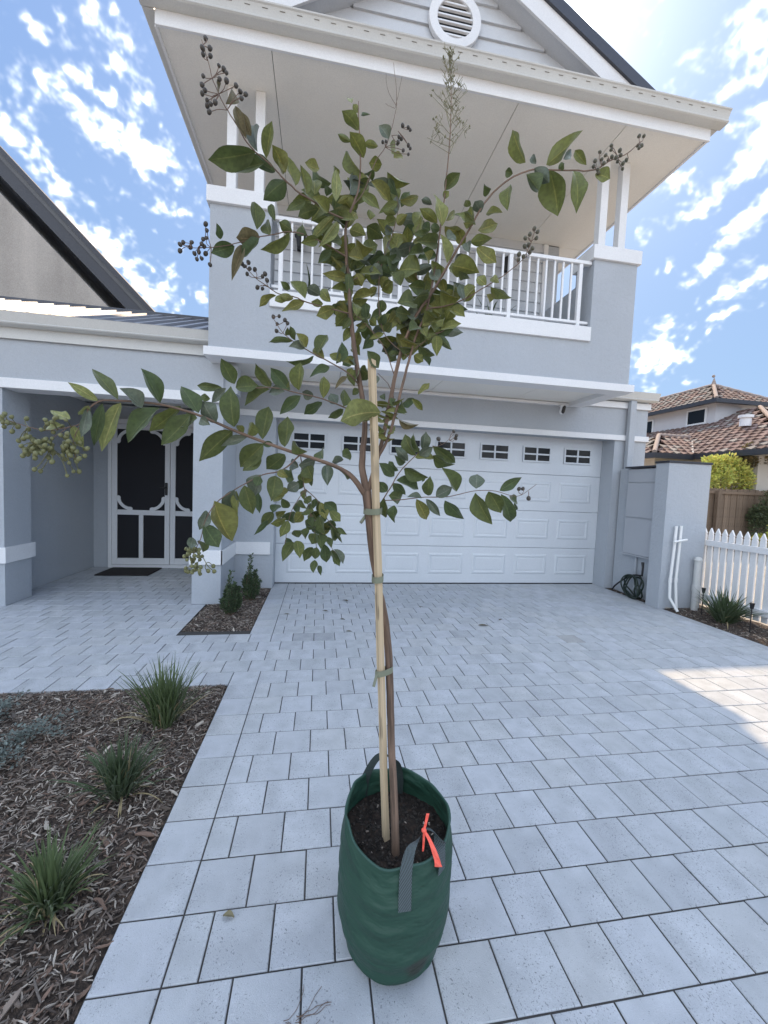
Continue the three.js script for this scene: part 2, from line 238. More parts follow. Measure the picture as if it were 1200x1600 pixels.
// the bed of joint sand under the blocks, in three slabs that leave the garden beds free
part(driveway, 'joint_sand', merge([box(EDGE, 4.245, -0.055, -0.0036, 1.79, 9.5), box(-0.575, 4.245, -0.055, -0.0036, -0.02, 1.79), box(-3.3, -0.575, -0.055, -0.0036, 1.79, 2.785), box(-3.3, -1.19, -0.055, -0.0036, 0.25, 1.79), box(-3.3, -1.04, -0.055, -0.0036, -1.06, 0.25), box(-6, -3.3, -0.055, -0.0036, 0.97, 2.785)]), jointSand);
{
  const rects = []; // [x0, x1, z0, z1]
  for (let k = -30; k <= 20; k++) {
    const z1 = ROW0 + k * PITCHP, z0 = z1 - PITCHP, zc = (z0 + z1) / 2; if (zc < -1.0) continue;
    const odd = ((k % 2) + 2) % 2, first = -0.375 + (odd ? 0 : PITCHP / 2); // the half bond
    const runs = zc > 2.785 ? [[EDGE, 4.245]] : zc > 1.79 ? [[-5.6, 4.245]] : zc > 0.97 ? [[-5.6, -1.19], [-0.575, 4.245]] : zc > 0.25 ? [[zc > 0.59 ? -3.11 : -3.3, -1.34], [-0.575, 4.245]] : zc > -0.1 ? [[-3.3, -1.04], [-0.564, 4.236]] : [[-3.3, -1.04]];
    for (const [a, b] of runs) {
      const soldier = a > -0.6 && a < -0.5, za = a > -0.6 ? Math.max(z0, 0.001) : z0, cuts = [a];
      if (soldier) cuts.push(-0.375);
      for (let i = -40; i < 40; i++) { const x = first + i * PITCHP; if (x > cuts[cuts.length - 1] + 0.02 && x < b - 0.02) cuts.push(x); } cuts.push(b);
      for (let i = 0; i < cuts.length - 1; i++) if (cuts[i + 1] - cuts[i] > 0.015 && z1 - za > 0.015) rects.push([cuts[i], cuts[i + 1], za, z1]);
    }
  }
  // one block: chamfered top edge, a little uneven
  const block = (w, d, uo, vo) => {
    const hw = w / 2 - 0.0026, hd = d / 2 - 0.0026, c = 0.0022, T = 0, M = -0.0022, B = -0.05, l = [];
    const ring = (x, z, y) => [[-x, y, -z], [x, y, -z], [x, y, z], [-x, y, z]], a = ring(hw - c, hd - c, T), b = ring(hw, hd, M), e = ring(hw, hd, B);
    l.push(...quad(a[3], a[2], a[1], a[0])); for (let i = 0; i < 4; i++) { const j = (i + 1) % 4; l.push(...quad(a[i], a[j], b[j], b[i]), ...quad(b[i], b[j], e[j], e[i])); }
    return tris(l, l.flatMap((p) => [p[0] + uo, p[2] + vo + p[1]]));
  };
  const variants = Array.from({ length: 10 }, () => block(PITCHP, PITCHP, rnd() * 3, rnd() * 3)), odd = {};
  const seen = [];
  for (const r of rects) {
    const c = V((r[0] + r[1]) / 2, 0, (r[2] + r[3]) / 2), d = c.clone().sub(EYE), w = d.dot(fwd);
    const px = 600 + FOCAL * d.dot(camR) / w, py = 800 - FOCAL * d.dot(camU) / w, inside = w > 0.3 && px > -60 && px < 1260 && py < 1660;
    seen.push({ r, c, size: inside ? (r[1] - r[0]) * (r[3] - r[2]) / (d.length() ** 3) : 0 });
  }
  seen.sort((a, b) => b.size - a.size);
  const far = [[], [], [], [], [], []];
  const stains = [[-0.17, 1.95, 0], [0.02, 1.95, 0], [2.43, 2.07, 2], [1.35, 1.9, 1]];
  seen.forEach((s, i) => {
    const w = s.r[1] - s.r[0], d = s.r[3] - s.r[2], key = w.toFixed(3) + d.toFixed(3), full = Math.abs(w - PITCHP) < 1e-3 && Math.abs(d - PITCHP) < 1e-3;
    const g = full ? pick(variants) : (odd[key] ??= block(w, d, rnd() * 3, rnd() * 3)), m = Math.floor(rnd() * 6);
    const stain = stains.find((q) => Math.abs(q[0] - s.c.x) < 0.095 && Math.abs(q[1] - s.c.z) < 0.095);
    const y = rr(-0.0012, 0.0012), tx = rr(-0.004, 0.004), tz = rr(-0.004, 0.004), ty = rr(-0.004, 0.004);
    if (i < 300 || stain) {
      const p = new THREE.Mesh(g, stain ? paverStained[stain[2]] : paverMats[m]); p.name = i ? 'paver_' + String(i).padStart(3, '0') : 'paver'; p.position.set(s.c.x, y, s.c.z); p.rotation.set(tx, ty, tz); p.receiveShadow = p.castShadow = true; driveway.add(p);
    } else { const q = g.clone(); q.applyMatrix4(new THREE.Matrix4().compose(V(s.c.x, y, s.c.z), new THREE.Quaternion().setFromEuler(new THREE.Euler(tx, ty, tz)), V(1, 1, 1))); far[m].push(q); }
  });
  far.forEach((l, i) => { if (l.length) { const p = part(driveway, numbered('far_pavers'), merge(l), paverMats[i]); p.userData.kind = 'stuff'; } });
}
// garden beds: uneven soil under bark chips
function bed(name, x0, x1, z0, z1, label, n) {
  const g = new THREE.PlaneGeometry(x1 - x0, z1 - z0, Math.ceil((x1 - x0) / 0.03), Math.ceil((z1 - z0) / 0.03)).rotateX(-Math.PI / 2).translate((x0 + x1) / 2, 0, (z0 + z1) / 2), p = g.attributes.position;
  for (let i = 0; i < p.count; i++) { const x = p.getX(i), z = p.getZ(i), e = Math.min(x - x0, x1 - x, z - z0, z1 - z); p.setY(i, -0.012 + 0.012 * smooth(0, 0.1, e) + 0.035 * (fbm(x * 6, 1, z * 6, 3) - 0.5)); }
  g.computeVertexNormals(); const b = ground(name, metresUV(g), soil, label);
  const hgt = (x, z) => { const e = Math.min(x - x0, x1 - x, z - z0, z1 - z); return -0.012 + 0.012 * smooth(0, 0.1, e) + 0.035 * (fbm(x * 6, 1, z * 6, 3) - 0.5); };
  return { hgt, x0, x1, z0, z1 };
}
const mainBed = bed('garden_bed', -4.2, EDGE - 0.004, 2.79, 7.2, 'bark mulched garden bed beside the driveway'), cornerBed = bed('corner_bed', -1.186, -0.579, 0.254, 1.786, 'small mulched bed between the porch pillar and driveway'), fenceBed = bed('fence_bed', 4.25, 5.0, 0.26, 7, 'dark mulched strip along the picket fence');
{
  const chip = (() => { const g = new THREE.BoxGeometry(1, 0.07, 0.13, 4, 1, 1), p = g.attributes.position; for (let i = 0; i < p.count; i++) { const x = p.getX(i); p.setY(i, p.getY(i) + 0.10 * (0.25 - x * x) + 0.03 * Math.sin(x * 7)); p.setZ(i, p.getZ(i) * (1 - 2.6 * x * x) + 0.10 * x * x + 0.02 * Math.sin(x * 9)); } g.computeVertexNormals(); return g; })();
  const spots = [];
  const scatter = (b, n, x0, x1, z0, z1, size) => { for (let i = 0; i < n; i++) { const x = rr(x0, x1), z = rr(z0, z1), k = rnd(); spots.push([x, b.hgt(x, z) + rr(0, 0.014), z, size * rr(0.45, 1.4) * (k < 0.05 ? 1.9 : 1), k < 0.02 ? rr(1.5, 2.4) : rr(0.5, 1.5)]); } };
  scatter(mainBed, 30000, -2.3, EDGE - 0.012, 2.8, 5.0, 0.026); scatter(mainBed, 3500, -4.1, -2.3, 2.8, 4.2, 0.032); scatter(cornerBed, 4200, -1.18, -0.585, 0.27, 1.78, 0.028); scatter(fenceBed, 4200, 4.26, 4.95, 0.3, 3.4, 0.026);
  const im = new THREE.InstancedMesh(chip, chipMat, spots.length); im.name = 'bark_chips'; im.userData = { kind: 'stuff', label: 'brown and grey bark chips spread over the garden beds', category: 'mulch' };
  const q = new THREE.Object3D(), cols = [[0.09, 0.07, 0.055], [0.15, 0.12, 0.10], [0.21, 0.17, 0.14], [0.30, 0.26, 0.22], [0.42, 0.375, 0.32], [0.06, 0.046, 0.038], [0.18, 0.12, 0.09], [0.14, 0.12, 0.105]];
  spots.forEach(([x, y, z, s, w], i) => { q.position.set(x, y, z); q.rotation.set(rr(-0.5, 0.5), rr(0, 6.28), rr(-0.35, 0.35)); q.scale.set(s, s * rr(0.6, 1.4), s * w); q.updateMatrix(); im.setMatrixAt(i, q.matrix); const c = pick(cols), k = rr(0.8, 1.25); im.setColorAt(i, lin(c[0] * k, c[1] * k, c[2] * k)); });
  im.castShadow = im.receiveShadow = true; scene.add(im);
}

// ---------------------------------------------------------------- the two-storey house
const house = thing('two_storey_house', 'two storey rendered house with white double garage door, balcony and front gable', 'house', [1.2, 0, -2]);
const H = (n, g, m) => part(house, n, g, m);
// garage level
H('garage_wall', merge([box(-1.04, -0.564, 0, 2.198, -0.15, 0.25), box(4.236, 4.75, 0, 2.198, -0.15, 0.25), box(-1.04, 4.75, 2.198, 2.86, -0.15, 0.25), box(4.55, 4.75, 0, 2.86, -7, -0.15), box(-1.04, 4.55, 0, 2.86, -7, -6.8), box(-1.24, -1.04, 0, 2.86, -7, -0.15)]), render1);
H('header_trim', box(-1.038, 4.765, 2.186, 2.262, 0.2505, 0.285, 0.004), white);
H('cornice', merge([box(-1.038, 4.40, 2.648, 2.735, 0.2505, 0.285, 0.004), box(-1.038, 3.52, 2.612, 2.648, 0.2505, 0.31, 0.004), box(4.49, 4.765, 2.648, 2.735, 0.2505, 0.285, 0.004)]), white);
H('plinth_band', merge([box(-1.035, -0.60, 0.44, 0.60, 0.2505, 0.275, 0.004), box(-1.0395, -1.015, 0.44, 0.60, 0.2755, 0.975, 0.004), box(-1.365, -1.016, 0.44, 0.60, 0.9505, 0.975, 0.004)]), white);
H('porch_pillar', box(-1.34, -1.04, 0, 2.20, 0.255, 0.95), render1);
// garage door
{
  const d = partGroup(house, 'garage_door'), S = [0.012, 0.55, 1.105, 1.65, 2.205], cx = 1.838;
  for (let r = 0; r < 4; r++) part(d, 'door_section', box(-0.562, 4.234, S[r] + 0.002, S[r + 1] - 0.002, -0.05, 0, 0.004), doorWhite);
  const panel = (x0, x1, y0, y1) => { // raised and fielded
    const R = [[0, 0.0005], [0.022, 0.010], [0.034, 0.010], [0.052, 0.003], [0.075, 0.006]].map(([i, z]) => [[x0 + i, y0 + i, z], [x1 - i, y0 + i, z], [x1 - i, y1 - i, z], [x0 + i, y1 - i, z]]), l = [];
    for (let k = 0; k < R.length - 1; k++) for (let i = 0; i < 4; i++) { const j = (i + 1) % 4; l.push(...quad(R[k][i], R[k][j], R[k + 1][j], R[k + 1][i])); } const e = R[4]; l.push(...quad(e[0], e[1], e[2], e[3])); return metresUV(tris(l));
  };
  for (let c = 0; c < 7; c++) {
    const x = cx + (c - 3) * 0.6625;
    for (let r = 0; r < 3; r++) part(d, 'raised_panel', panel(x - 0.262, x + 0.262, S[r] + 0.135, S[r] + 0.44), doorWhite);
    const bar = [box(x - 0.225, x + 0.225, 2.038, 2.062, 0.0005, 0.022, 0.003), box(x - 0.225, x + 0.225, 1.826, 1.85, 0.0005, 0.022, 0.003), box(x - 0.225, x - 0.201, 1.85, 2.038, 0.0005, 0.022, 0.003), box(x + 0.201, x + 0.225, 1.85, 2.038, 0.0005, 0.022, 0.003), box(x - 0.012, x + 0.012, 1.85, 2.038, 0.0005, 0.02, 0.003), box(x - 0.201, x - 0.012, 1.933, 1.955, 0.0005, 0.019), box(x + 0.012, x + 0.201, 1.933, 1.955, 0.0005, 0.019)];
    part(d, 'window_frame', merge(bar), doorWhite);
    for (const [a, b] of [[x - 0.201, x - 0.012], [x + 0.012, x + 0.201]]) for (const [e, f] of [[1.85, 1.933], [1.955, 2.038]]) part(d, 'window_pane', box(a, b, e, f, 0.001, 0.006), glassDark);
  }
  part(d, 'bottom_seal', box(-0.562, 4.234, 0, 0.012, -0.045, -0.008), black);
}
// overhang of the upper floor: soffit sheets inside a perimeter beam
H('overhang_beam', merge([box(-1.17, 3.63, 2.598, 2.683, 1.06, 1.262, 0.004), box(3.42, 3.62, 2.60, 2.682, 0.31, 1.06), box(-1.16, -1.03, 2.60, 2.682, 0.955, 1.06)]), white);
{ const s = partGroup(house, 'overhang_soffit'); for (const [a, b] of [[-1.03, 0.2], [0.206, 1.404], [1.41, 2.61], [2.616, 3.42]]) part(s, 'soffit_sheet', box(a, b, 2.655, 2.668, 0.31, 1.06), soffitMat); }
H('upper_wall', merge([box(-1.13, 3.57, 2.683, 3.13, 1.03, 1.233), box(-1.13, -0.55, 3.13, 4.052, 0.9, 1.233), box(3.02, 3.57, 3.13, 4.052, 0.9, 1.233), box(3.37, 3.57, 2.683, 4.19, -7, 0.9), box(-1.13, -0.93, 2.683, 4.19, -7, 0.9), box(3.37, 3.57, 4.19, 5.19, -7, -0.42), box(-1.13, -0.93, 4.19, 5.19, -7, -0.42)]), render1);
H('balcony_floor', box(-0.93, 3.37, 2.95, 3.12, -0.42, 1.03), render1);
H('balcony_ledge', merge([box(-0.548, 3.018, 3.1305, 3.29, 1.02, 1.262, 0.004)]), white);
H('column_cap', box(-1.16, -0.515, 4.053, 4.203, 0.872, 1.264, 0.005), white);
H('column_cap', box(2.985, 3.602, 4.053, 4.203, 0.872, 1.264, 0.005), white);
for (const x of [-0.95, -0.684, 3.125, 3.38]) H('veranda_post', box(x - 0.045, x + 0.045, 4.2035, 5.197, 1.10, 1.19, 0.004), white);
{ // railing
  const g = partGroup(house, 'balcony_railing');
  part(g, 'top_rail', box(-0.545, 3.015, 4.005, 4.045, 1.15, 1.205, 0.006), whiteGloss); part(g, 'bottom_rail', box(-0.545, 3.015, 3.342, 3.372, 1.16, 1.195, 0.004), whiteGloss);
  const posts = [-0.455, 0.785, 2.03, 2.885]; for (const x of posts) part(g, 'railing_post', box(x - 0.022, x + 0.022, 3.2905, 4.006, 1.157, 1.2, 0.003), whiteGloss);
  const bal = box(-0.011, 0.011, 3.371, 4.006, 1.166, 1.188, 0.003);
  for (let i = 0; i < 32; i++) { const x = -0.455 + 0.1042 * (i + 1); if (x > 2.84 || posts.some((p) => Math.abs(p - x) < 0.05)) continue; const b = part(g, 'baluster', bal, whiteGloss); b.position.x += x; }
}
{ // weatherboards behind the balcony
  const g = partGroup(house, 'balcony_back_wall'); part(g, 'wall_lining', box(-0.93, 3.37, 3.12, 5.2, -0.56, -0.445), board);
  for (let y = 3.12; y < 5.1; y += 0.15) part(g, 'weatherboard', prism([[-0.444, y], [-0.405, y], [-0.426, y + 0.158], [-0.444, y + 0.158]], 'x', -0.92, 3.30), board);
  part(g, 'corner_trim', box(3.30, 3.3695, 3.12, 5.19, -0.443, -0.39), white);
}
// eaves
{
  const s = partGroup(house, 'eaves_soffit');
  for (const [a, b] of [[-1.475, -0.540], [-0.534, 1.824], [1.831, 3.022], [3.029, 3.965]]) part(s, 'soffit_sheet', box(a, b, 5.2, 5.212, -0.42, 1.60), soffitMat);
  part(s, 'soffit_sheet', box(-1.475, -1.13, 5.2, 5.212, -7, -0.426), soffitMat); part(s, 'soffit_sheet', box(3.57, 3.965, 5.2, 5.212, -7, -0.426), soffitMat);
  part(s, 'dark_gap_backing', box(-1.48, 3.97, 5.24, 5.25, -7, 1.6), black);  // black sheet added above the gaps to stand in for the shaded cavity
  H('fascia_board', merge([box(-1.49, 4.0, 5.185, 5.32, 1.601, 1.625, 0.003), box(3.966, 3.99, 5.185, 5.32, -7, 1.6005), box(-1.499, -1.476, 5.185, 5.32, -7, 1.6005)]), white);
  // quad gutter profile [out, up]
  const Q = [[0, 0], [0.05, 0.0], [0.088, 0.003], [0.1, 0.012], [0.102, 0.022], [0.094, 0.031], [0.09, 0.036], [0.098, 0.06], [0.107, 0.082], [0.116, 0.1], [0.127, 0.108], [0.13, 0.118], [0.122, 0.126], [0.112, 0.122], [0.1, 0.1], [0.08, 0.04], [0.006, 0.012], [0.006, 0.11], [0, 0.11]];
  H('front_gutter', prism(Q.map(([o, u]) => [1.6255 + o, 5.305 + u]), 'x', -1.60, 4.105), cream);
  H('side_gutter', prism(Q.map(([o, u]) => [3.9905 + o, 5.305 + u]), 'z', -7, 1.62), cream); H('side_gutter', prism(Q.map(([o, u]) => [-1.4995 - o, 5.305 + u]), 'z', -7, 1.62), cream);
  const slots = []; for (let x = -1.45; x < 4.0; x += 0.145) slots.push(new THREE.BoxGeometry(0.045, 0.006, 0.004).rotateX(-0.35).translate(x, 5.388, 1.7335)); const so = H('overflow_slots', metresUV(merge(slots)), mat({ color: lin(0.22, 0.21, 0.19) })); so.userData.kind = 'stuff';
}
// front gable
{
  const pitch = 0.577, ridge = 7.07, gx = 1.22, yw = (x) => 6.80 - Math.abs(x - gx) * pitch;
  const g = partGroup(house, 'gable_wall'); part(g, 'gable_lining', prism([[-1.4, 5.3], [3.84, 5.3], [3.5, 5.45], [gx, 6.78], [-1.06, 5.45]], 'z', 1.13, 1.19), board);
  for (let y = 5.48; y < 6.75; y += 0.16) { const hw = (6.80 - (y + 0.085)) / pitch, a = gx - Math.max(hw, 0.05), b = gx + Math.max(hw, 0.05); part(g, 'weatherboard', prism([[1.19, y], [1.236, y], [1.212, y + 0.168], [1.19, y + 0.168]], 'x', a, b), board); }
  // rake soffit, barge board and roof edge on both slopes
  for (const s of [-1, 1]) {
    const at = (x, y) => [gx + s * x, y];
    H('rake_soffit', prism([at(0, 6.745), at(2.25, 6.745 - 2.25 * pitch), at(2.25, 6.765 - 2.25 * pitch), at(0, 6.765)], 'z', 1.2, 1.376), board);
    H('barge_board', prism([at(0, 6.735), at(2.45, 6.735 - 2.45 * pitch), at(2.45, 6.94 - 2.45 * pitch), at(0, 6.94)], 'z', 1.377, 1.402), white);
    H('roof_edge', prism([at(0, 6.942), at(2.5, 6.942 - 2.5 * pitch), at(2.5, 7.075 - 2.5 * pitch), at(0, 7.075)], 'z', 1.34, 1.43), roofDark);
    H('roof_slope', prism([at(0, 7.01), at(2.77, 7.01 - 2.77 * pitch), at(2.77, 7.05 - 2.77 * pitch), at(0, 7.05)], 'z', -7, 1.339), roofDark);
  }
  H('apron_roof', merge([tris([...quad([-1.56, 5.42, 1.66], [4.05, 5.42, 1.66], [3.56, 5.68, 1.24], [-1.08, 5.68, 1.24]), ...quad([-1.08, 5.66, 1.24], [3.56, 5.66, 1.24], [4.05, 5.40, 1.66], [-1.56, 5.40, 1.66])])]), roofDark);
  // round vent
  const v = partGroup(house, 'gable_vent'), cx = 1.229, cy = 6.176, ring = new THREE.Shape().absarc(0, 0, 0.272, 0, 2 * Math.PI); ring.holes.push(new THREE.Path().absarc(0, 0, 0.195, 0, 2 * Math.PI, true));
  part(v, 'vent_ring', new THREE.ExtrudeGeometry(ring, { depth: 0.04, bevelEnabled: true, bevelSize: 0.006, bevelThickness: 0.006, bevelSegments: 2, curveSegments: 40 }).translate(cx, cy, 1.245), whiteGloss);
  part(v, 'vent_backing', new THREE.CircleGeometry(0.2, 32).translate(cx, cy, 1.242), black);
  for (let i = 0; i < 6; i++) { const y = -0.15 + i * 0.06, hw = Math.sqrt(0.196 ** 2 - y * y); part(v, 'vent_slat', new THREE.BoxGeometry(hw * 2, 0.024, 0.02).rotateX(-0.3).translate(cx, cy + y, 1.265), white); }
}
// right wing: gutter and downpipe
{
  const Q = [[0, 0], [0.045, 0.0], [0.085, 0.012], [0.092, 0.022], [0.088, 0.03], [0.115, 0.105], [0.12, 0.115], [0.105, 0.112], [0.08, 0.03], [0.006, 0.012], [0.006, 0.1], [0, 0.1]];
  H('wing_gutter', prism(Q.map(([o, u]) => [0.287 + o, 2.748 + u]), 'x', 3.64, 4.80), cream);
  H('wing_roof', prism([[0.30, 2.862], [-7, 2.95], [-7, 2.97], [0.30, 2.88]], 'x', 3.58, 4.79), roofMetal);
  const dp = [box(4.375, 4.475, 0.14, 2.755, 0.286, 0.352, 0.012)]; H('downpipe', merge(dp), render1);
  H('downpipe_shoe', prism([[0.286, 0.14], [0.352, 0.14], [0.41, 0.06], [0.36, 0.03], [0.286, 0.10]], 'x', 4.375, 4.475), render1);
  H('downpipe_bracket', box(4.365, 4.485, 0.9, 0.93, 0.255, 0.3555, 0.003), render1);
}
// porch
{
  H('porch_beam', merge([box(-6, -1.04, 2.285, 2.66, 0.77, 0.97), box(-1.04, -0.9, 2.3, 2.598, 0.77, 0.945)]), render1);
  H('porch_beam_band', box(-6, -1.345, 2.187, 2.2845, 0.75, 0.995, 0.004), white); H('porch_beam_band', box(-1.3445, -1.03, 2.187, 2.2995, 0.955, 0.995, 0.004), white);
  H('porch_fascia', box(-6, -1.175, 2.66, 2.80, 0.975, 1.0, 0.003), cream);
  const Q = [[0, 0], [0.045, 0.0], [0.085, 0.012], [0.092, 0.022], [0.088, 0.03], [0.115, 0.105], [0.12, 0.115], [0.105, 0.112], [0.08, 0.03], [0.006, 0.012], [0.006, 0.1], [0, 0.1]];
  H('porch_gutter', prism(Q.map(([o, u]) => [1.001 + o, 2.765 + u]), 'x', -6, -1.14), cream);
  H('porch_post', box(-3.5, -3.11, 0, 2.187, 0.59, 0.97), render1); H('porch_post_band', box(-3.525, -3.085, 0.44, 0.60, 0.56, 0.995, 0.004), white);
  H('porch_wall', merge([box(-3.5, -3.3, 0, 2.6, -1.2, 0.59), box(-3.3, -3.085, 0, 2.6, -1.2, -1.02), box(-3.085, -1.24, 2.22, 2.6, -1.2, -1.02), box(-6, -3.5, 0, 2.3, -0.2, 0), box(-1.35, -1.24, 0, 2.22, -1.2, -1.02)]), render1);
  H('porch_ceiling', box(-3.3, -1.04, 2.40, 2.42, -1.02, 0.77), soffitMat);
  // ribbed metal roof
  const l = [], y0 = 2.86, z0 = 1.10, z1 = -0.62, sl = 0.4348, prof = []; for (let x = -6; x < -1.15; x += 0.19) prof.push([x, 0], [x + 0.132, 0], [x + 0.146, 0.029], [x + 0.172, 0.029], [x + 0.186, 0]);
  const P = (p, z) => [Math.min(p[0], -1.135), y0 + (z0 - z) * sl + p[1], z];
  for (let i = 0; i < prof.length - 1; i++) l.push(...quad(P(prof[i], z0), P(prof[i + 1], z0), P(prof[i + 1], z1), P(prof[i], z1)));
  H('porch_roof', metresUV(tris(l)), roofMetal); H('roof_ridge_cap', box(-6, -1.135, y0 + (z0 - z1) * sl - 0.01, y0 + (z0 - z1) * sl + 0.055, z1 - 0.14, z1 + 0.012, 0.01), roofDark);
  H('porch_roof_back', box(-6, -1.14, 2.4, 3.58, -0.9, -0.78), render1);
  // screen doors: frame, two leaves with fretwork corners
  const zD = -1.0, leaf = (x0, x1, name) => {
    const d = partGroup(house, name), f = 0.07, xm = (x0 + x1) / 2, F = (a, b, c, e, z = zD) => box(a, b, c, e, z - 0.018, z + 0.018, 0.003);
    part(d, 'door_frame', merge([F(x0, x0 + f, 0.05, 2.14), F(x1 - f, x1, 0.05, 2.14), F(x0 + f, x1 - f, 2.07, 2.14), F(x0 + f, x1 - f, 0.05, 0.145), F(x0 + f, x1 - f, 0.80, 0.875), F(xm - 0.03, xm + 0.03, 0.145, 0.80)]), white);
    part(d, 'insect_mesh', box(x0 + 0.02, x1 - 0.02, 0.06, 2.13, zD - 0.006, zD + 0.002), meshBlack);
    const corner = (sx, sy, cx, cy) => { // curved fretwork bracket
      const s = new THREE.Shape(), R = 0.21; s.moveTo(0, R); s.lineTo(0.022, R); s.quadraticCurveTo(0.05, R - 0.01, 0.045, R - 0.05); s.quadraticCurveTo(0.05, 0.12, 0.085, 0.085); s.quadraticCurveTo(0.12, 0.05, R - 0.05, 0.045); s.quadraticCurveTo(R - 0.01, 0.05, R, 0.022); s.lineTo(R, 0); s.lineTo(R - 0.06, 0); s.quadraticCurveTo(0.10, 0.01, 0.055, 0.055); s.quadraticCurveTo(0.01, 0.10, 0, R - 0.06); s.lineTo(0, R);
      const g = new THREE.ExtrudeGeometry(s, { depth: 0.014, bevelEnabled: false, curveSegments: 8 }); const q = g.index ? g.toNonIndexed() : g; q.scale(sx, sy, 1); q.translate(cx, cy, zD + 0.004);
      if (sx * sy < 0) { const p = q.attributes.position; for (let i = 0; i < p.count; i += 3) { const a = [p.getX(i), p.getY(i), p.getZ(i)]; p.setXYZ(i, p.getX(i + 2), p.getY(i + 2), p.getZ(i + 2)); p.setXYZ(i + 2, ...a); } q.computeVertexNormals(); } return q;
    };
    for (const [sx, sy, cx, cy] of [[1, -1, x0 + f, 2.07], [-1, -1, x1 - f, 2.07], [1, 1, x0 + f, 0.875], [-1, 1, x1 - f, 0.875]]) part(d, 'fretwork_corner', corner(sx, sy, cx, cy), white);
    return d;
  };
  const dl = leaf(-3.035, -2.235, 'screen_door'); leaf(-2.225, -1.425, 'screen_door');
  part(dl, 'door_handle', merge([box(-2.30, -2.262, 1.11, 1.30, zD + 0.0185, zD + 0.03, 0.006), box(-2.36, -2.275, 1.215, 1.238, zD + 0.05, zD + 0.066, 0.006), box(-2.29, -2.272, 1.215, 1.238, zD + 0.028, zD + 0.06, 0.004)]), black);
  H('door_jamb', merge([box(-3.085, -3.037, 0, 2.215, -1.06, -0.97, 0.003), box(-3.037, -1.423, 2.145, 2.215, -1.06, -0.97, 0.003), box(-1.423, -1.35, 0, 2.215, -1.06, -0.97, 0.003), box(-3.037, -1.423, 0, 0.045, -1.06, -0.965, 0.003)]), white);
}

// ---------------------------------------------------------------- small things on the house
{
  for (const [x, y, t] of [[-0.36, 4.70, 'nearer the left column'], [2.68, 4.79, 'nearer the right column']]) {
    const g = thing('wall_lantern', 'black coach lantern on balcony wall, ' + t, 'lantern', [x, y, -0.40], 'lanterns on the balcony wall');
    part(g, 'back_plate', box(x - 0.045, x + 0.045, y - 0.10, y + 0.10, -0.404, -0.385, 0.006), black); part(g, 'arm', tube([[x, y + 0.04, -0.386], [x, y + 0.10, -0.34], [x, y + 0.07, -0.29]], 0.012, 6), black);
    part(g, 'lamp_cage', new THREE.CylinderGeometry(0.065, 0.045, 0.15, 6).translate(x, y - 0.03, -0.29), black); part(g, 'lamp_cap', new THREE.ConeGeometry(0.085, 0.06, 6).translate(x, y + 0.075, -0.29), black);
  }
  const cam = thing('security_camera', 'small black and white security camera under the overhang above the garage', 'camera', [3.30, 2.60, 0.3]);
  part(cam, 'mount', box(3.285, 3.315, 2.595, 2.6115, 0.286, 0.36, 0.004), white); const b = part(cam, 'camera_body', new THREE.CapsuleGeometry(0.034, 0.07, 4, 12).rotateX(0.35), white); b.position.set(0.0, -0.055, 0.06);
  const l = part(cam, 'lens_face', new THREE.CapsuleGeometry(0.03, 0.06, 4, 12).rotateX(0.35), black); l.position.set(0.004, -0.058, 0.071);
  const mt = single('door_mat', new RoundedBoxGeometry(0.68, 0.018, 0.5, 1, 0.006), mat({ color: lin(0.02, 0.017, 0.016), roughness: 1, bumpMap: soilTex, bumpScale: 0.004 }), 'dark brown door mat lying before the screen door', 'door mat'); mt.position.set(-2.65, 0.0105, -0.66);
}
// arching strap leaves from one crown
function strapGeo(n, len, spread, wid, droop, up = 0.5) {
  const l = [], uv = [];
  for (let i = 0; i < n; i++) {
    const a = rr(0, 6.28), L = len * rr(0.55, 1.1), lean = spread * Math.pow(rnd(), 0.7), w = wid * rr(0.7, 1.2), b = V(rr(-1, 1) * len * 0.12, 0, rr(-1, 1) * len * 0.12); let dir = V(Math.cos(a) * lean, up + rnd() * 0.5, Math.sin(a) * lean).normalize(), p = b.clone(); const side = V(-Math.sin(a + rr(-0.5, 0.5)), 0, Math.cos(a)).normalize(); let prev = null; const S = 8, dr = droop * rr(0.5, 1.5);
    for (let k = 0; k <= S; k++) { const t = k / S, hw = w * (0.55 + 0.6 * Math.sin(Math.min(1, t * 1.2) * 1.9)) * (1 - Math.pow(t, 3)) + 0.0003; const c = [p.clone().addScaledVector(side, -hw), p.clone().add(V(0, -hw * 0.5, 0)), p.clone().addScaledVector(side, hw)]; if (prev) { l.push(...quad(prev[0], prev[1], c[1], c[0]), ...quad(prev[1], prev[2], c[2], c[1])); } prev = c; dir.y -= dr * t * 0.35; dir.normalize(); p = p.clone().addScaledVector(dir, L / S); }
  }
  return tris(l);
}
function strapPlant(name, label, x, y, z, n, len, spread, wid, droop, group, mi = 0, dry = 0) {
  const g = thing(name, label, 'plant', [x, y, z], group); const f = part(g, 'foliage', strapGeo(n, len, spread, wid, droop), bladeMat[mi]); f.position.set(0, 0, 0); f.userData.kind = 'stuff';
  if (dry) { const d = part(g, 'dry_blades', strapGeo(dry, len * 0.75, spread * 1.3, wid * 0.8, droop * 1.7, 0.25), strawMat); d.position.set(0, 0, 0); d.userData.kind = 'stuff'; } return g;
}
strapPlant('strap_leaf_plant', 'tallest green strap leaf clump, at paving corner of mulched bed', -0.80, -0.015, 3.24, 230, 0.37, 0.5, 0.0046, 0.5, 'strap leaf clumps along the bed edge', 0, 14);
strapPlant('strap_leaf_plant', 'middle of three strap leaf clumps along mulched bed edge', -0.80, -0.015, 3.74, 170, 0.27, 0.58, 0.0046, 0.6, 'strap leaf clumps along the bed edge', 1, 22);
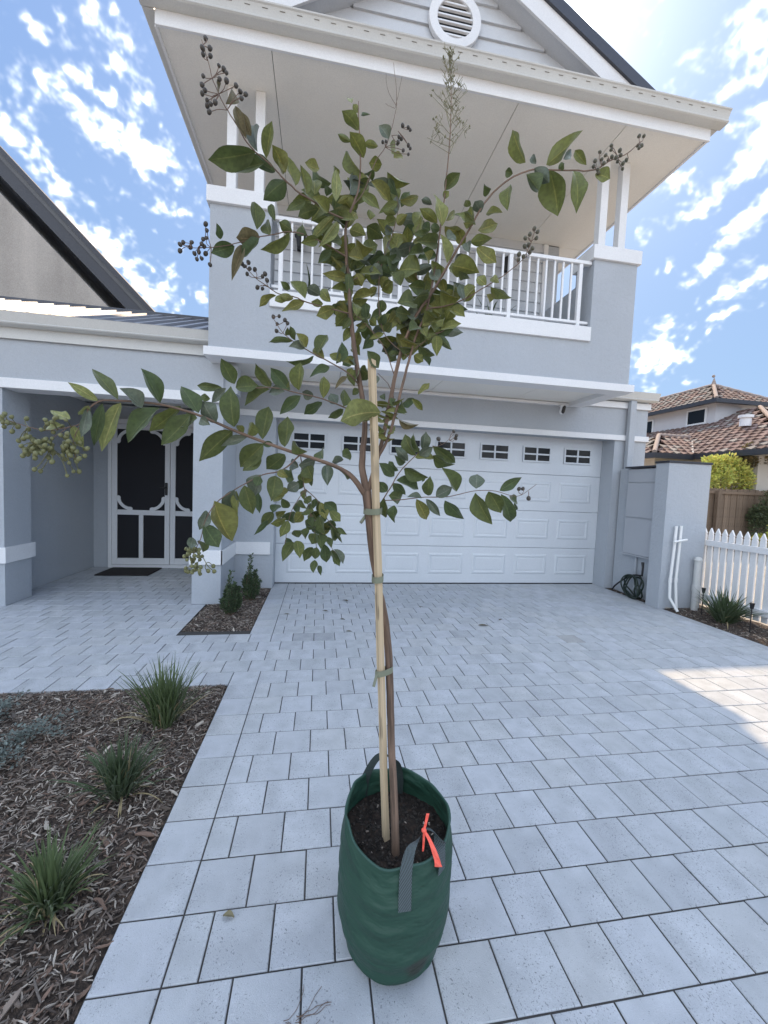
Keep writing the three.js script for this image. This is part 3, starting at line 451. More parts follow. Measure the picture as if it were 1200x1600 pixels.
strapPlant('strap_leaf_plant', 'strap leaf clump nearest the front, pale dry blades round its foot', -0.79, -0.015, 4.21, 170, 0.225, 0.6, 0.0046, 0.6, 'strap leaf clumps along the bed edge', 0, 26);
strapPlant('flax_plant', 'dark green strap leaf clump at foot of white picket fence', 4.52, -0.015, 1.80, 170, 0.42, 0.75, 0.009, 0.5, undefined, 1, 5);
strapPlant('balcony_plant', 'dark spiky plant behind balcony railing near left column', -0.15, 3.40, 0.55, 26, 0.5, 0.9, 0.014, 0.9, 'plants on the balcony', 1);
strapPlant('balcony_plant', 'dark spiky plant behind balcony railing toward right column', 2.15, 3.40, 0.35, 26, 0.55, 0.9, 0.014, 0.9, 'plants on the balcony', 1);
for (const [x, z, t] of [[-0.15, 0.55, 'near left column'], [2.15, 0.35, 'toward right column']]) single('plant_pot', new THREE.LatheGeometry([[0, 0], [0.10, 0], [0.14, 0.26], [0.15, 0.27], [0.15, 0.3], [0.13, 0.3], [0.12, 0.26], [0, 0.26]].map((p) => new THREE.Vector2(...p)), 20).translate(x, 3.1205, z), charcoal, 'dark pot on balcony floor ' + t, 'pot', 'pots on the balcony');
// small upright shrubs made of many little leaves
function leaflets(n, place, size, mtl, nm) {
  const g = tris([...quad([0, 0, 0], [-0.3, 0.12, 0.5], [0, 0, 1], [0.3, 0.12, 0.5])]), im = new THREE.InstancedMesh(g, mtl, n), q = new THREE.Object3D(); im.name = nm; im.userData.kind = 'stuff';
  for (let i = 0; i < n; i++) { const [p, d, k] = place(i); q.position.copy(p); q.lookAt(p.clone().add(d)); q.rotateZ(rr(-1.2, 1.2)); const s = size * rr(0.6, 1.3); q.scale.set(s, s, s); q.updateMatrix(); im.setMatrixAt(i, q.matrix); im.setColorAt(i, k); } im.castShadow = im.receiveShadow = true; return im;
}
const leafPlain = phys({ color: 0xffffff, roughness: 0.9, transmission: 0.25, thickness: 0, clearcoat: 0.3, clearcoatRoughness: 0.45, side: THREE.DoubleSide });
for (const [x, z, h, w, t] of [[-0.84, 1.33, 0.46, 0.16, 'fuller small conical shrub nearest the porch pillar'], [-0.735, 0.83, 0.54, 0.15, 'slimmer small conical shrub close to the garage door']]) {
  const g = thing('conical_shrub', t, 'shrub', [x, -0.01, z], 'conical shrubs in the corner bed'), st = []; const stems = 22;
  for (let i = 0; i < stems; i++) { const a = rr(0, 6.28), q = Math.pow(rnd(), 0.8), r = w * 0.8 * (1 - q * 0.55) * Math.sqrt(rnd()), top = h * (i === 0 ? 1.0 : lerp(0.45, 0.85, rnd()) * (1 - 0.4 * r / w)); st.push([V(0, 0, 0), V(Math.cos(a) * r * 0.8, top * 0.4, Math.sin(a) * r * 0.8), V(Math.cos(a) * r * (i ? 1 : 0.1), top, Math.sin(a) * r * (i ? 1 : 0.1))]); }
  const s = part(g, 'stem', merge(st.map((p) => tube(curve(p, 6), [0.004, 0.004, 0.0035, 0.003, 0.002, 0.002, 0.001], 4))), twig); s.position.set(0, 0, 0);
  g.add(leaflets(3600, () => { const c = pick(st), t = lerp(0.12, 1, Math.pow(rnd(), 0.8)), A = t < 0.4 ? c[0].clone().lerp(c[1], t / 0.4) : c[1].clone().lerp(c[2], (t - 0.4) / 0.6), a = rr(0, 6.28), o = V(Math.cos(a), rr(-0.1, 0.9), Math.sin(a)).normalize(); A.addScaledVector(o, rr(0, 0.032) * (1.15 - t * 0.8)); const k = rr(0.7, 1.3); return [A, o.clone().add(V(0, 0.4, 0)), lin(0.06 * k, 0.10 * k, 0.035 * k)]; }, 0.028, leafPlain, 'foliage'));
}
{ // silvery ground cover at the left edge of the picture
  const g = thing('ground_cover', 'low silvery grey green ground cover spreading over the mulch', 'plant', [-1.62, -0.01, 3.42]), st = [];
  for (let i = 0; i < 60; i++) { const a = rr(0, 6.28), r = 0.42 * Math.sqrt(rnd()); st.push([V(Math.cos(a) * r * 0.5, 0.01, Math.sin(a) * r * 0.5), V(Math.cos(a) * r * 0.8, rr(0.05, 0.10), Math.sin(a) * r * 0.8), V(Math.cos(a) * r * 1.1, rr(0.03, 0.11), Math.sin(a) * r * 1.1)]); }
  g.add(leaflets(6500, () => { const c = pick(st), t = rnd(), A = c[0].clone().lerp(c[1], clamp(t * 2)).lerp(c[2], clamp(t * 2 - 1)), a = rr(0, 6.28), o = V(Math.cos(a), rr(-0.2, 0.8), Math.sin(a)).normalize(); A.addScaledVector(o, rr(0, 0.045)); if (A.y < 0.005) A.y = 0.005; const k = rr(0.75, 1.25); return [A, o, lin(0.17 * k, 0.205 * k, 0.185 * k)]; }, 0.017, leafPlain, 'foliage'));
}
// fallen leaves and bits on the paving
{
  const g = (() => { const l = []; let pv = null; for (let k = 0; k <= 6; k++) { const t = k / 6, w = 0.2 * Math.sin(Math.PI * Math.min(0.98, t * 0.95 + 0.03)), y = 0.30 * Math.sin(Math.PI * t) * 0.6, c = [[-w, y + 0.1, t], [0, y, t], [w, y + 0.1, t]]; if (pv) l.push(...quad(pv[0], pv[1], c[1], c[0]), ...quad(pv[1], pv[2], c[2], c[1])); pv = c; } return tris(l).translate(0, 0, -0.5); })();
  const lm = mat({ color: lin(0.10, 0.085, 0.05), roughness: 0.9, side: THREE.DoubleSide }), lm2 = mat({ color: lin(0.19, 0.17, 0.10), roughness: 0.9, side: THREE.DoubleSide });
  for (const [x, z, s, t] of [[0.314, 1.865, 0.06, 'small dry leaf in line with the garage middle'], [0.104, 1.24, 0.07, 'dry leaf on driveway closest to small corner bed'], [-0.293, 1.335, 0.06, 'dry leaf on the edge course beside small corner bed'], [0.349, 0.856, 0.085, 'largest dry leaf close to the garage door'], [0.274, 1.519, 0.06, 'thin dry leaf lying crosswise on the driveway'], [1.682, 1.771, 0.10, 'long dry leaf on the stained paving right of the trunk'], [1.95, 1.6, 0.06, 'dark dry leaf beyond the stained paving'], [1.2, 1.12, 0.05, 'tiny dry leaf near the garage right of trunk']]) { const m = single('fallen_leaf', g, lm, t, 'leaf', 'dry leaves on the driveway'); m.position.set(x, 0.003, z); m.rotation.y = rr(0.8, 2.2); m.scale.set(s, s * 0.35, s); }
  const c = single('curled_leaf', g, lm2, 'curled olive leaf on a paver beside the grow bag', 'leaf', 'dry leaves on the driveway'); c.position.set(-0.237, 0.003, 4.305); c.rotation.y = 1.35; c.scale.set(0.05, 0.05, 0.036);
}
{ // thin root strands dropped on the paving in front
  const g = thing('root_strands', 'wispy brown root strands lying on paving left of bag', 'roots', [-0.02, 0, 4.60]), l = []; for (let i = 0; i < 9; i++) { const p = [V(rr(-0.05, 0.0), 0.0022, 4.575 + rr(-0.01, 0.015))]; let a = rr(0.0, 0.5); for (let k = 0; k < 7; k++) { a += rr(-0.5, 0.5); p.push(p[k].clone().add(V(Math.cos(a) * 0.013, 0, Math.sin(a) * 0.013)).setY(rr(0.0016, 0.004))); } l.push(tube(curve(p, 20), 0.0007, 4)); } const r = part(g, 'strands', merge(l), twig); r.userData.kind = 'stuff';
}
// ---------------------------------------------------------------- boundary wall, meter box, pipes, hose
{
  const w = thing('boundary_wall', 'short grey rendered wall with wide end pier and dark capping beside garage', 'wall', [4.45, 0, 0.8]);
  part(w, 'end_pier', box(4.178, 4.775, 0, 1.80, 1.08, 1.27), render1); part(w, 'wall_panel', box(4.34, 4.52, 0, 1.765, 0.288, 1.08), render1); part(w, 'pier_capping', box(4.165, 4.785, 1.801, 1.828, 1.07, 1.283, 0.004), charcoal); part(w, 'wall_capping', box(4.255, 4.53, 1.766, 1.79, 0.47, 1.0695, 0.004), charcoal);
  const m = thing('meter_box', 'tall grey two door meter box fixed to the boundary wall', 'meter box', [4.3, 0.56, 0.78]);
  part(m, 'box_body', box(4.29, 4.3395, 0.57, 1.755, 0.50, 1.07, 0.004), meterGrey); part(m, 'upper_door', box(4.276, 4.2895, 1.095, 1.56, 0.515, 1.055, 0.003), meterGrey); part(m, 'lower_door', box(4.276, 4.2895, 0.585, 1.075, 0.515, 1.055, 0.003), meterGrey); part(m, 'door_lip', box(4.262, 4.2755, 0.565, 0.58, 0.51, 1.06, 0.002), meterGrey); part(m, 'top_panel', box(4.28, 4.2895, 1.575, 1.75, 0.515, 1.055, 0.003), meterGrey);
  single('conduit', tube([[4.315, 0.0, 0.72], [4.315, 0.57, 0.72]], 0.016, 10), render1, 'thin grey conduit below the meter box', 'conduit');
  // dark garden hose in loose loops
  const hs = thing('garden_hose', 'dark green hose in loose coils against boundary wall', 'hose', [4.22, 0, 0.75]), hp = []; for (let i = 0; i < 90; i++) { const a = i * 0.33, r = 0.12 + 0.03 * Math.sin(i * 0.7); hp.push(V(4.22 + 0.05 * Math.sin(i * 0.21) + 0.02 * Math.cos(a * 2), 0.16 + r * Math.cos(a) * 1.05, 0.80 + r * 1.25 * Math.sin(a))); }
  part(hs, 'coil', tube(curve(hp, 260), 0.011, 6), mat({ color: lin(0.016, 0.03, 0.022), roughness: 0.45 })); part(hs, 'loose_end', tube(curve([[4.22, 0.34, 0.93], [4.24, 0.30, 0.75], [4.23, 0.1, 0.48], [4.25, 0.02, 0.40]], 30), 0.011, 6), black); part(hs, 'spray_handle', merge([tube([[4.20, 0.34, 0.97], [4.19, 0.46, 0.985], [4.20, 0.52, 0.965]], [0.012, 0.013, 0.02], 8)]), black);
  const pm = mat({ color: lin(0.80, 0.80, 0.78), roughness: 0.35 });
  for (const [pts, t] of [[[[4.312, 1.035, 1.305], [4.296, 0.75, 1.315], [4.262, 0.36, 1.33], [4.258, 0.16, 1.345], [4.30, 0.012, 1.43]], 'bent white plastic pipe leaning on pier, outer one'], [[[4.382, 1.04, 1.305], [4.366, 0.70, 1.315], [4.345, 0.36, 1.325], [4.352, 0.012, 1.36]], 'straight white plastic pipe leaning on pier, inner one']]) {
    const g = thing('white_pipe', t, 'pipe', [pts[0][0], 0, pts[0][2]], 'white pipes leaning on the pier'); part(g, 'pipe_run', tube(pts, 0.0165, 10), pm); part(g, 'socket', tube([[pts[2][0] + 0.002, 0.345, pts[2][2]], [pts[2][0] + 0.003, 0.40, pts[2][2]]], 0.020, 10), pm);
  }
  single('cross_pipe', tube([[4.25, 0.845, 1.318], [4.43, 0.875, 1.318]], 0.014, 10).translate(0, 0, 0.03), pm, 'short white cross piece tying the two leaning pipes', 'pipe');
  const st = thing('vent_pipe', 'short cream vent pipe with rounded cap beside picket fence', 'pipe', [4.63, 0, 1.33]); part(st, 'pipe_run', tube([[4.63, -0.03, 1.335], [4.63, 0.62, 1.335]], 0.036, 16), cream); part(st, 'cap', new THREE.SphereGeometry(0.048, 16, 8, 0, 6.28, 0, 1.6).translate(4.63, 0.62, 1.335), cream); part(st, 'collar', tube([[4.63, 0.24, 1.335], [4.63, 0.31, 1.335]], 0.043, 16), cream);
  for (const [x, z, t] of [[4.56, 1.50, 'beside the vent pipe'], [4.46, 2.12, 'near the bed edge']]) { const g = thing('garden_spike_light', 'thin black garden spike light ' + t, 'garden light', [x, -0.02, z], 'spike lights in the fence bed'); part(g, 'spike', tube([[x, -0.03, z], [x, 0.26, z]], 0.006, 6), black); part(g, 'lamp_head', new THREE.CylinderGeometry(0.022, 0.014, 0.06, 10).translate(x, 0.29, z), black); }
}
// ---------------------------------------------------------------- picket fence running toward the street
{
  const f = thing('picket_fence', 'white picket fence with pointed tops along the mulched strip', 'fence', [4.82, 0, 3]);
  const pk = (() => { const s = new THREE.Shape(); s.moveTo(-0.029, 0.05); s.lineTo(0.029, 0.05); s.lineTo(0.029, 0.93); s.lineTo(0.022, 0.945); s.lineTo(0.029, 0.955); s.lineTo(0, 1.02); s.lineTo(-0.029, 0.955); s.lineTo(-0.022, 0.945); s.lineTo(-0.029, 0.93); return new THREE.ExtrudeGeometry(s, { depth: 0.018, bevelEnabled: true, bevelSize: 0.002, bevelThickness: 0.002, bevelSegments: 1 }).rotateY(Math.PI / 2); })();
  for (let z = 1.2; z < 6.5; z += 0.085) { const m = part(f, 'picket', pk, whiteGloss); m.position.x += 4.835; m.position.z += z; }
  part(f, 'top_rail', box(4.795, 4.833, 0.80, 0.87, 1.15, 6.6, 0.003), whiteGloss); part(f, 'bottom_rail', box(4.795, 4.833, 0.12, 0.19, 1.15, 6.6, 0.003), whiteGloss);
  for (const z of [3.6, 6.2]) part(f, 'fence_post', box(4.86, 4.95, -0.05, 1.0, z, z + 0.09, 0.004), whiteGloss);
}
// ---------------------------------------------------------------- beyond the fence
{
  const f = thing('paling_fence', 'weathered brown timber paling fence below yellow green bush', 'fence', [9, 0, -3.9]), z = -3.9;
  for (let x = 5.2, i = 0; x < 13.6; x += 0.1, i++) { const b = part(f, 'paling', box(x, x + 0.096, 0, rr(1.70, 1.74), z - 0.02, z + rr(-0.004, 0.004)), fenceWood[Math.floor(rnd() * 4)]); if (i % 2) b.position.z += 0.008; }
  part(f, 'rail', box(5.2, 13.7, 1.58, 1.65, z + 0.014, z + 0.055), fenceWood[1]); part(f, 'rail', box(5.2, 13.7, 0.3, 0.37, z + 0.014, z + 0.055), fenceWood[1]); for (let x = 5.9; x < 13.6; x += 2.4) part(f, 'fence_post', box(x + 0.02, x + 0.13, 0, 1.66, z + 0.0555, z + 0.15), fenceWood[0]);
  // bushes and a tree over the fence
  const bush = (nm, label, c, r, n, size, col, cat = 'bush') => {
    const g = thing(nm, label, cat, [c[0], 0, c[2]]), lobes = Array.from({ length: 26 }, () => { const a = rr(0, 6.28), e = rr(-0.4, 1), q = Math.sqrt(1 - Math.min(1, e * e)) * rr(0.55, 1); return V(Math.cos(a) * r[0] * q, c[1] + e * r[1] * rr(0.7, 1), Math.sin(a) * r[2] * q); });
    const st = part(g, 'trunk', merge(lobes.slice(0, 9).map((p) => tube(curve([V(0, 0, 0), V(p.x * 0.3, p.y * 0.45, p.z * 0.3), p], 6), [0.05, 0.04, 0.035, 0.03, 0.02, 0.015, 0.01], 5))), twig); st.position.set(0, 0, 0);
    const im = leaflets(n, () => { const L = pick(lobes), d = V(rr(-1, 1), rr(-1, 1), rr(-1, 1)).normalize(), p = L.clone().addScaledVector(d, 0.26 * Math.max(r[0], r[1]) * Math.cbrt(rnd())), k = rr(0.65, 1.3), m = rr(0.85, 1.2); return [p, d.clone().add(V(0, 0.3, 0)), lin(col[0] * k * m, col[1] * k, col[2] * k)]; }, size, leafPlain, 'crown'); g.add(im); return g;
  };
  bush('yellow_green_bush', 'rounded yellow green bush showing over the timber paling fence', [11.55, 2.02, -4.35], [0.95, 0.5, 0.2], 7000, 0.085, [0.60, 0.62, 0.16]);
  bush('bronze_tree', 'small bronze olive tree against the tiled roof at picture edge', [12.4, 2.5, -4.3], [0.5, 0.5, 0.2], 3600, 0.08, [0.20, 0.165, 0.07], 'tree');
  bush('dark_conifer', 'dark green bush in front of the paling fence at picture edge', [12.15, 0.95, -3.5], [0.34, 0.85, 0.25], 4200, 0.06, [0.07, 0.10, 0.035]);
  bush('lime_shrub', 'low lime shrub tops behind the picket fence', [8.9, 0.6, -0.7], [0.5, 0.42, 0.5], 2200, 0.07, [0.26, 0.30, 0.05]);
}
{ // neighbour with the tiled roof
  const n = thing('tiled_roof_house', 'cream house with weathered terracotta tile roof beyond timber fence', 'house', [14, 0, -8]);
  const wallM = mat({ color: lin(0.62, 0.58, 0.52), map: wallTone, roughness: 0.9 }), wallU = mat({ color: lin(0.60, 0.60, 0.62), map: wallTone, roughness: 0.85 });
  const T = 0.48; // roof rise per metre
  part(n, 'lower_wall', merge([box(12.3, 20, 0, 2.75, -12, -4.05), box(10.85, 12.3, 0, 2.75, -9, -6.1)]), wallM);
  part(n, 'upper_wall', box(15.1, 17.7, 3.2, 5.25, -14, -7.95), wallU);
  const tileG = (() => { const l = []; let p = null; for (let k = 0; k <= 4; k++) { const x = -0.5 + k / 4, y = 0.10 * Math.cos(k / 4 * 2 * Math.PI), c = [[x, y + 0.16, 0.56], [x, y - 0.04, -0.56], [x, y - 0.10, 0.54]]; if (p) l.push(...quad(p[0], c[0], c[1], p[1]), ...quad(p[2], c[2], c[0], p[0])); p = c; } return tris(l); })();
  const tileCols = [[0.20, 0.135, 0.115], [0.22, 0.15, 0.13], [0.185, 0.125, 0.105], [0.23, 0.175, 0.155], [0.19, 0.135, 0.12]];
  const tileM = mat({ color: 0xffffff, roughness: 0.9, side: THREE.DoubleSide });
  // O: eave corner, A: along the eave, B: up the slope; poly in (along, up) metres
  const slope = (O, A, B, poly, lich = 0) => {
    const o = V(...O), a = V(...A).normalize(), b = V(...B).normalize(), nrm = a.clone().cross(b); if (nrm.y < 0) nrm.negate();
    const P3 = poly.map(([u, v]) => o.clone().addScaledVector(a, u).addScaledVector(b, v)), l = []; for (let i = 1; i < P3.length - 1; i++) l.push(P3[0], P3[i], P3[i + 1]); part(n, 'roof_batten', tris(l.map((p) => p.clone().addScaledVector(nrm, -0.05))), tileM.clone()).material.color.copy(lin(0.12, 0.075, 0.06));
    const spots = [], inside = (u, v) => { let c = false; for (let i = 0, j = poly.length - 1; i < poly.length; j = i++) { const [x1, y1] = poly[i], [x2, y2] = poly[j]; if ((y1 > v) !== (y2 > v) && u < (x2 - x1) * (v - y1) / (y2 - y1) + x1) c = !c; } return c; };
    const us = poly.map((p) => p[0]), vs = poly.map((p) => p[1]); for (let v = Math.min(...vs) + 0.14, r = 0; v < Math.max(...vs); v += 0.29, r++) for (let u = Math.min(...us) + (r % 2) * 0.13; u < Math.max(...us); u += 0.26) if (inside(u, v)) spots.push([u, v]);
    const im = new THREE.InstancedMesh(tileG, tileM, spots.length); im.name = 'roof_tiles'; im.userData.kind = 'stuff'; im.position.copy(zero(n)).negate(); const down = b.clone().negate(), ax = nrm.clone().cross(down).normalize(), mm = new THREE.Matrix4().makeBasis(ax, nrm, down), q = new THREE.Quaternion().setFromRotationMatrix(mm), M = new THREE.Matrix4();
    spots.forEach(([u, v], i) => { M.compose(o.clone().addScaledVector(a, u).addScaledVector(b, v).addScaledVector(nrm, rr(0, 0.012)), q, V(0.27, 0.27, 0.30)); im.setMatrixAt(i, M); const c = rnd() < lich ? [0.25, 0.225, 0.20] : pick(tileCols), k = rr(0.8, 1.2); im.setColorAt(i, lin(c[0] * k, c[1] * k, c[2] * k)); }); im.castShadow = im.receiveShadow = true; n.add(im);
  };
  const L = Math.hypot(1, T), capM = mat({ color: lin(0.33, 0.265, 0.23), roughness: 0.9 });
  // main lower slope facing the driveway, its front hip, and the projecting wing
  slope([11.9, 2.85, -2.9], [0, 0, -1], [1, T, 0], [[0, 0], [9.1, 0], [9.1, 4.4 * L], [4.4, 4.4 * L]], 0.12);
  slope([11.9, 2.85, -2.9], [1, 0, 0], [0, T, -1], [[0, 0], [8.5, 0], [4.4, 4.4 * L]], 0.15);
  slope([10.45, 2.83, -5.7], [1, 0, 0], [0, T, -1], [[0, 0], [1.5, 0], [3.2, 1.75 * L], [1.75, 1.75 * L]], 0.1);
  slope([10.45, 2.83, -5.7], [0, 0, -1], [1, T, 0], [[0, 0], [3.5, 0], [1.75, 1.75 * L]], 0.3);
  const U = 0.62, LU = Math.hypot(1, U);
  slope([14.8, 5.27, -7.7], [0, 0, -1], [1, U, 0], [[0, 0], [7, 0], [7, 1.6 * LU], [1.6, 1.6 * LU]], 0.5);
  slope([14.8, 5.27, -7.7], [1, 0, 0], [0, U, -1], [[0, 0], [3.2, 0], [1.6, 1.6 * LU]], 0.25);
  const cap = (a, b) => part(n, 'hip_cap', tube(curve([V(...a), V(...a).lerp(V(...b), 0.5), V(...b)], 14).map((p, i) => p.setY(p.y + (i % 2) * 0.012 + 0.03)), 0.07, 8), capM);
  cap([14.8, 5.27, -7.7], [16.4, 6.26, -9.3]); cap([16.4, 6.26, -9.3], [18, 5.27, -7.7]); cap([16.4, 6.26, -9.3], [16.4, 6.26, -14.7]); cap([10.45, 2.83, -5.7], [12.2, 3.67, -7.45]); cap([12.2, 3.67, -7.45], [13.5, 3.67, -7.45]); cap([11.9, 2.85, -2.9], [16.3, 4.96, -7.3]);
  part(n, 'finial', merge([new THREE.ConeGeometry(0.09, 0.3, 8).translate(16.4, 6.48, -9.3), new THREE.SphereGeometry(0.06, 8, 6).translate(16.36, 6.66, -9.3)]), capM);
  part(n, 'valley_flashing', tube([[11.88, 2.84, -5.72], [13.1, 3.43, -6.94]], 0.05, 6), wallM);
  part(n, 'upper_gutter', merge([box(14.66, 14.8, 5.12, 5.27, -14.7, -7.56), box(14.8, 18.1, 5.12, 5.27, -7.7, -7.56)]), charcoal); part(n, 'lower_gutter', merge([box(11.76, 11.9, 2.68, 2.84, -5.6, -2.76), box(10.3, 11.8, 2.66, 2.82, -5.7, -5.56), box(10.3, 10.45, 2.66, 2.82, -9.2, -5.7), box(11.9, 20, 2.68, 2.84, -2.9, -2.76)]), charcoal);
  part(n, 'upper_soffit', box(14.8, 17.9, 5.2, 5.25, -14, -7.7), wallU); part(n, 'lower_soffit', merge([box(11.9, 12.3, 2.7, 2.74, -12, -2.9), box(10.45, 12.3, 2.69, 2.73, -9, -5.7)]), wallM);
  // window in the side of the upper floor and a darker pair further back
  const win = (z0, z1, y0, y1) => { const w = partGroup(n, 'side_window'); part(w, 'window_frame', merge([box(15.05, 15.12, y0 - 0.06, y0, z0 - 0.06, z1 + 0.06), box(15.05, 15.12, y1, y1 + 0.06, z0 - 0.06, z1 + 0.06), box(15.05, 15.12, y0, y1, z0 - 0.06, z0), box(15.05, 15.12, y0, y1, z1, z1 + 0.06)]), white); part(w, 'window_pane', box(15.07, 15.0995, y0, y1, z0, z1), glassDark); };
  win(-9.1, -8.35, 4.5, 5.02); win(-11.6, -10.9, 4.35, 4.95); win(-12.8, -11.9, 4.35, 4.95);
  part(n, 'roof_vent', merge([new THREE.CylinderGeometry(0.16, 0.16, 0.28, 12).translate(14.0, 4.05, -5.9), new THREE.CylinderGeometry(0.21, 0.21, 0.09, 12).translate(14.0, 4.23, -5.9)]), mat({ color: lin(0.75, 0.75, 0.76), roughness: 0.4 })).castShadow = true;
}
{ // rendered gable rising behind the porch roof
  const n = thing('gable_end_house', 'brown grey rendered gable wall with dark sloping roof edge behind porch', 'house', [-6, 0, -3]), z = -3;
  const yo = (x) => 7.16 - (x + 5.8) * 1.01;
  part(n, 'wall', prism([[-12, 0], [-2.4, 0], [-2.4, 2.9], [-9, 9.6], [-12, 9.6]], 'z', z - 6, z), renderBrown);
  const strip = (nm, d0, d1, z0, z1, m) => part(n, nm, prism([[-9.2, yo(-9.2) - d1], [-1.9, yo(-1.9) - d1], [-1.9, yo(-1.9) - d0], [-9.2, yo(-9.2) - d0]], 'z', z0, z1), m);
  strip('barge_board', 0.22, 0.50, z + 0.001, z + 0.04, charcoal); strip('barge_trim', 0.12, 0.22, z + 0.0005, z + 0.065, mat({ color: lin(0.05, 0.05, 0.055), roughness: 0.3 })); strip('roof_edge', 0.0, 0.118, z - 6, z + 0.10, charcoal);
}

// ---------------------------------------------------------------- the bagged tree
const BAG = V(0.255, 0, 4.415);
{
  const dirtF = tile((u, v) => fbm(u * 7, v * 7, 21, 5)), weave = texture(1024, 512, (u, v, x, y) => {
    const w = 0.04 * (((x >> 1) + (y >> 1)) % 2) + 0.05 * (((x + 2 * y) >> 2) % 2), d = dirtF(u, v);
    // soil rubbed into the cloth low on the front, and a few scuffs
    const du = (u - 0.205) / 0.05, dv = (v - 0.2) / 0.14, mud = smooth(0.45, 0.85, 1.1 * Math.exp(-du * du - dv * dv) * (0.55 + 0.9 * d)), scuff = smooth(0.62, 0.74, d) * 0.25;
    let r = 0.36 + w + scuff * 0.4, g = 0.62 + w + scuff * 0.3, b = 0.53 + w + scuff * 0.3; return [lerp(r, 0.46, mud * 0.8), lerp(g, 0.42, mud * 0.8), lerp(b, 0.34, mud * 0.8)];
  }, true);
  const cloth = mat({ color: lin(0.115, 0.145, 0.125), map: weave, roughness: 0.62, bumpMap: texture(256, 256, (() => { const f = tile((u, v) => fbm(u * 4, v * 11, 9, 4)); return (u, v) => grey(f(u, v)); })(), false, 3, 1), bumpScale: 0.02, side: THREE.DoubleSide });
  const rimY = (a) => { const f = Math.sin(a); return 0.405 - 0.040 * smooth(0.1, 1, f) + 0.012 * smooth(0, 1, -f) + 0.004 * Math.sin(a * 5 + 1) + 0.003 * Math.sin(a * 9); };
  const prof = (t) => t < 0.06 ? lerp(0.118, 0.140, t / 0.06) : t < 0.35 ? lerp(0.140, 0.1655, smooth(0.06, 0.35, t)) : t < 0.75 ? 0.1655 : lerp(0.1655, 0.152, smooth(0.75, 1, t));
  const R = (a, t, y) => prof(t) + 0.0035 * (fbm(Math.cos(a) * 2.5 + 5, y * 9, Math.sin(a) * 2.5, 3) - 0.5) * 2 + 0.0016 * Math.sin(t * 34 + 2.2 * Math.sin(a * 2) + fbm(Math.cos(a) * 2, t * 3, Math.sin(a) * 2, 2) * 7) * smooth(0.1, 0.3, t) + 0.004 * Math.sin(a * 3 + 1) * t;
  const NA = 96, NT = 44, l = [], uv = []; const P = (i, j, inn) => { const a = i / NA * 2 * Math.PI, t = j / NT, y = t * rimY(a), r = R(a, t, y) - (inn ? 0.004 : 0); return V(BAG.x + Math.cos(a) * r, Math.max(0.002, y), BAG.z + Math.sin(a) * r); };
  const pos = [], idx = [], add = (p, u, v) => { pos.push(p.x, p.y, p.z); uv.push(u, v); return pos.length / 3 - 1; };
  const out = [], inn = []; for (let j = 0; j <= NT; j++) { out.push([]); inn.push([]); for (let i = 0; i <= NA; i++) { out[j].push(add(P(i % NA, j, false), i / NA, j / NT)); } }
  for (let j = 0; j <= NT; j++) for (let i = 0; i <= NA; i++) inn[j].push(add(P(i % NA, j, true), i / NA, j / NT));
  for (let j = 0; j < NT; j++) for (let i = 0; i < NA; i++) { idx.push(out[j][i], out[j + 1][i], out[j + 1][i + 1], out[j][i], out[j + 1][i + 1], out[j][i + 1]); if (j > 26) idx.push(inn[j][i], inn[j + 1][i + 1], inn[j + 1][i], inn[j][i], inn[j][i + 1], inn[j + 1][i + 1]); }
  for (let i = 0; i < NA; i++) idx.push(out[NT][i], inn[NT][i], inn[NT][i + 1], out[NT][i], inn[NT][i + 1], out[NT][i + 1]);
  const cen = add(V(BAG.x, 0.002, BAG.z), 0.5, 0); for (let i = 0; i < NA; i++) idx.push(cen, out[0][i], out[0][i + 1]);
  const g = new THREE.BufferGeometry(); g.setAttribute('position', new THREE.Float32BufferAttribute(pos, 3)); g.setAttribute('uv', new THREE.Float32BufferAttribute(uv, 2)); g.setIndex(idx); g.computeVertexNormals();
  const bag = thing('grow_bag', 'round green woven grow bag holding the staked tree', 'grow bag', [BAG.x, 0, BAG.z]); part(bag, 'bag_wall', g, cloth);
  const hem = []; for (let i = 0; i <= NA; i++) { const p = P(i % NA, NT, false); p.y -= 0.001; hem.push(p); } part(bag, 'rim_hem', tube(hem, 0.0032, 6), mat({ color: lin(0.028, 0.075, 0.058), roughness: 0.7 }));
  // soil
  const sg = new THREE.CircleGeometry(0.166, 64).rotateX(-Math.PI / 2), sp = sg.attributes.position; const disc = new THREE.PlaneGeometry(0.34, 0.34, 60, 60).rotateX(-Math.PI / 2), dp = disc.attributes.position;
  for (let i = 0; i < dp.count; i++) { let x = dp.getX(i), z = dp.getZ(i); const d = Math.hypot(x, z), k = d > 0.158 ? 0.158 / d : 1; x *= k; z *= k; dp.setXYZ(i, x, 0.02 * (fbm(x * 40, 2, z * 40, 4) - 0.5) - 0.01 * z / 0.16, z); } disc.computeVertexNormals(); disc.translate(BAG.x, 0.322, BAG.z);
  const sl = part(bag, 'potting_soil', metresUV(disc), mat({ color: lin(0.26, 0.235, 0.22), map: soilTex, bumpMap: soilTex, bumpScale: 0.008, roughness: 1 }));
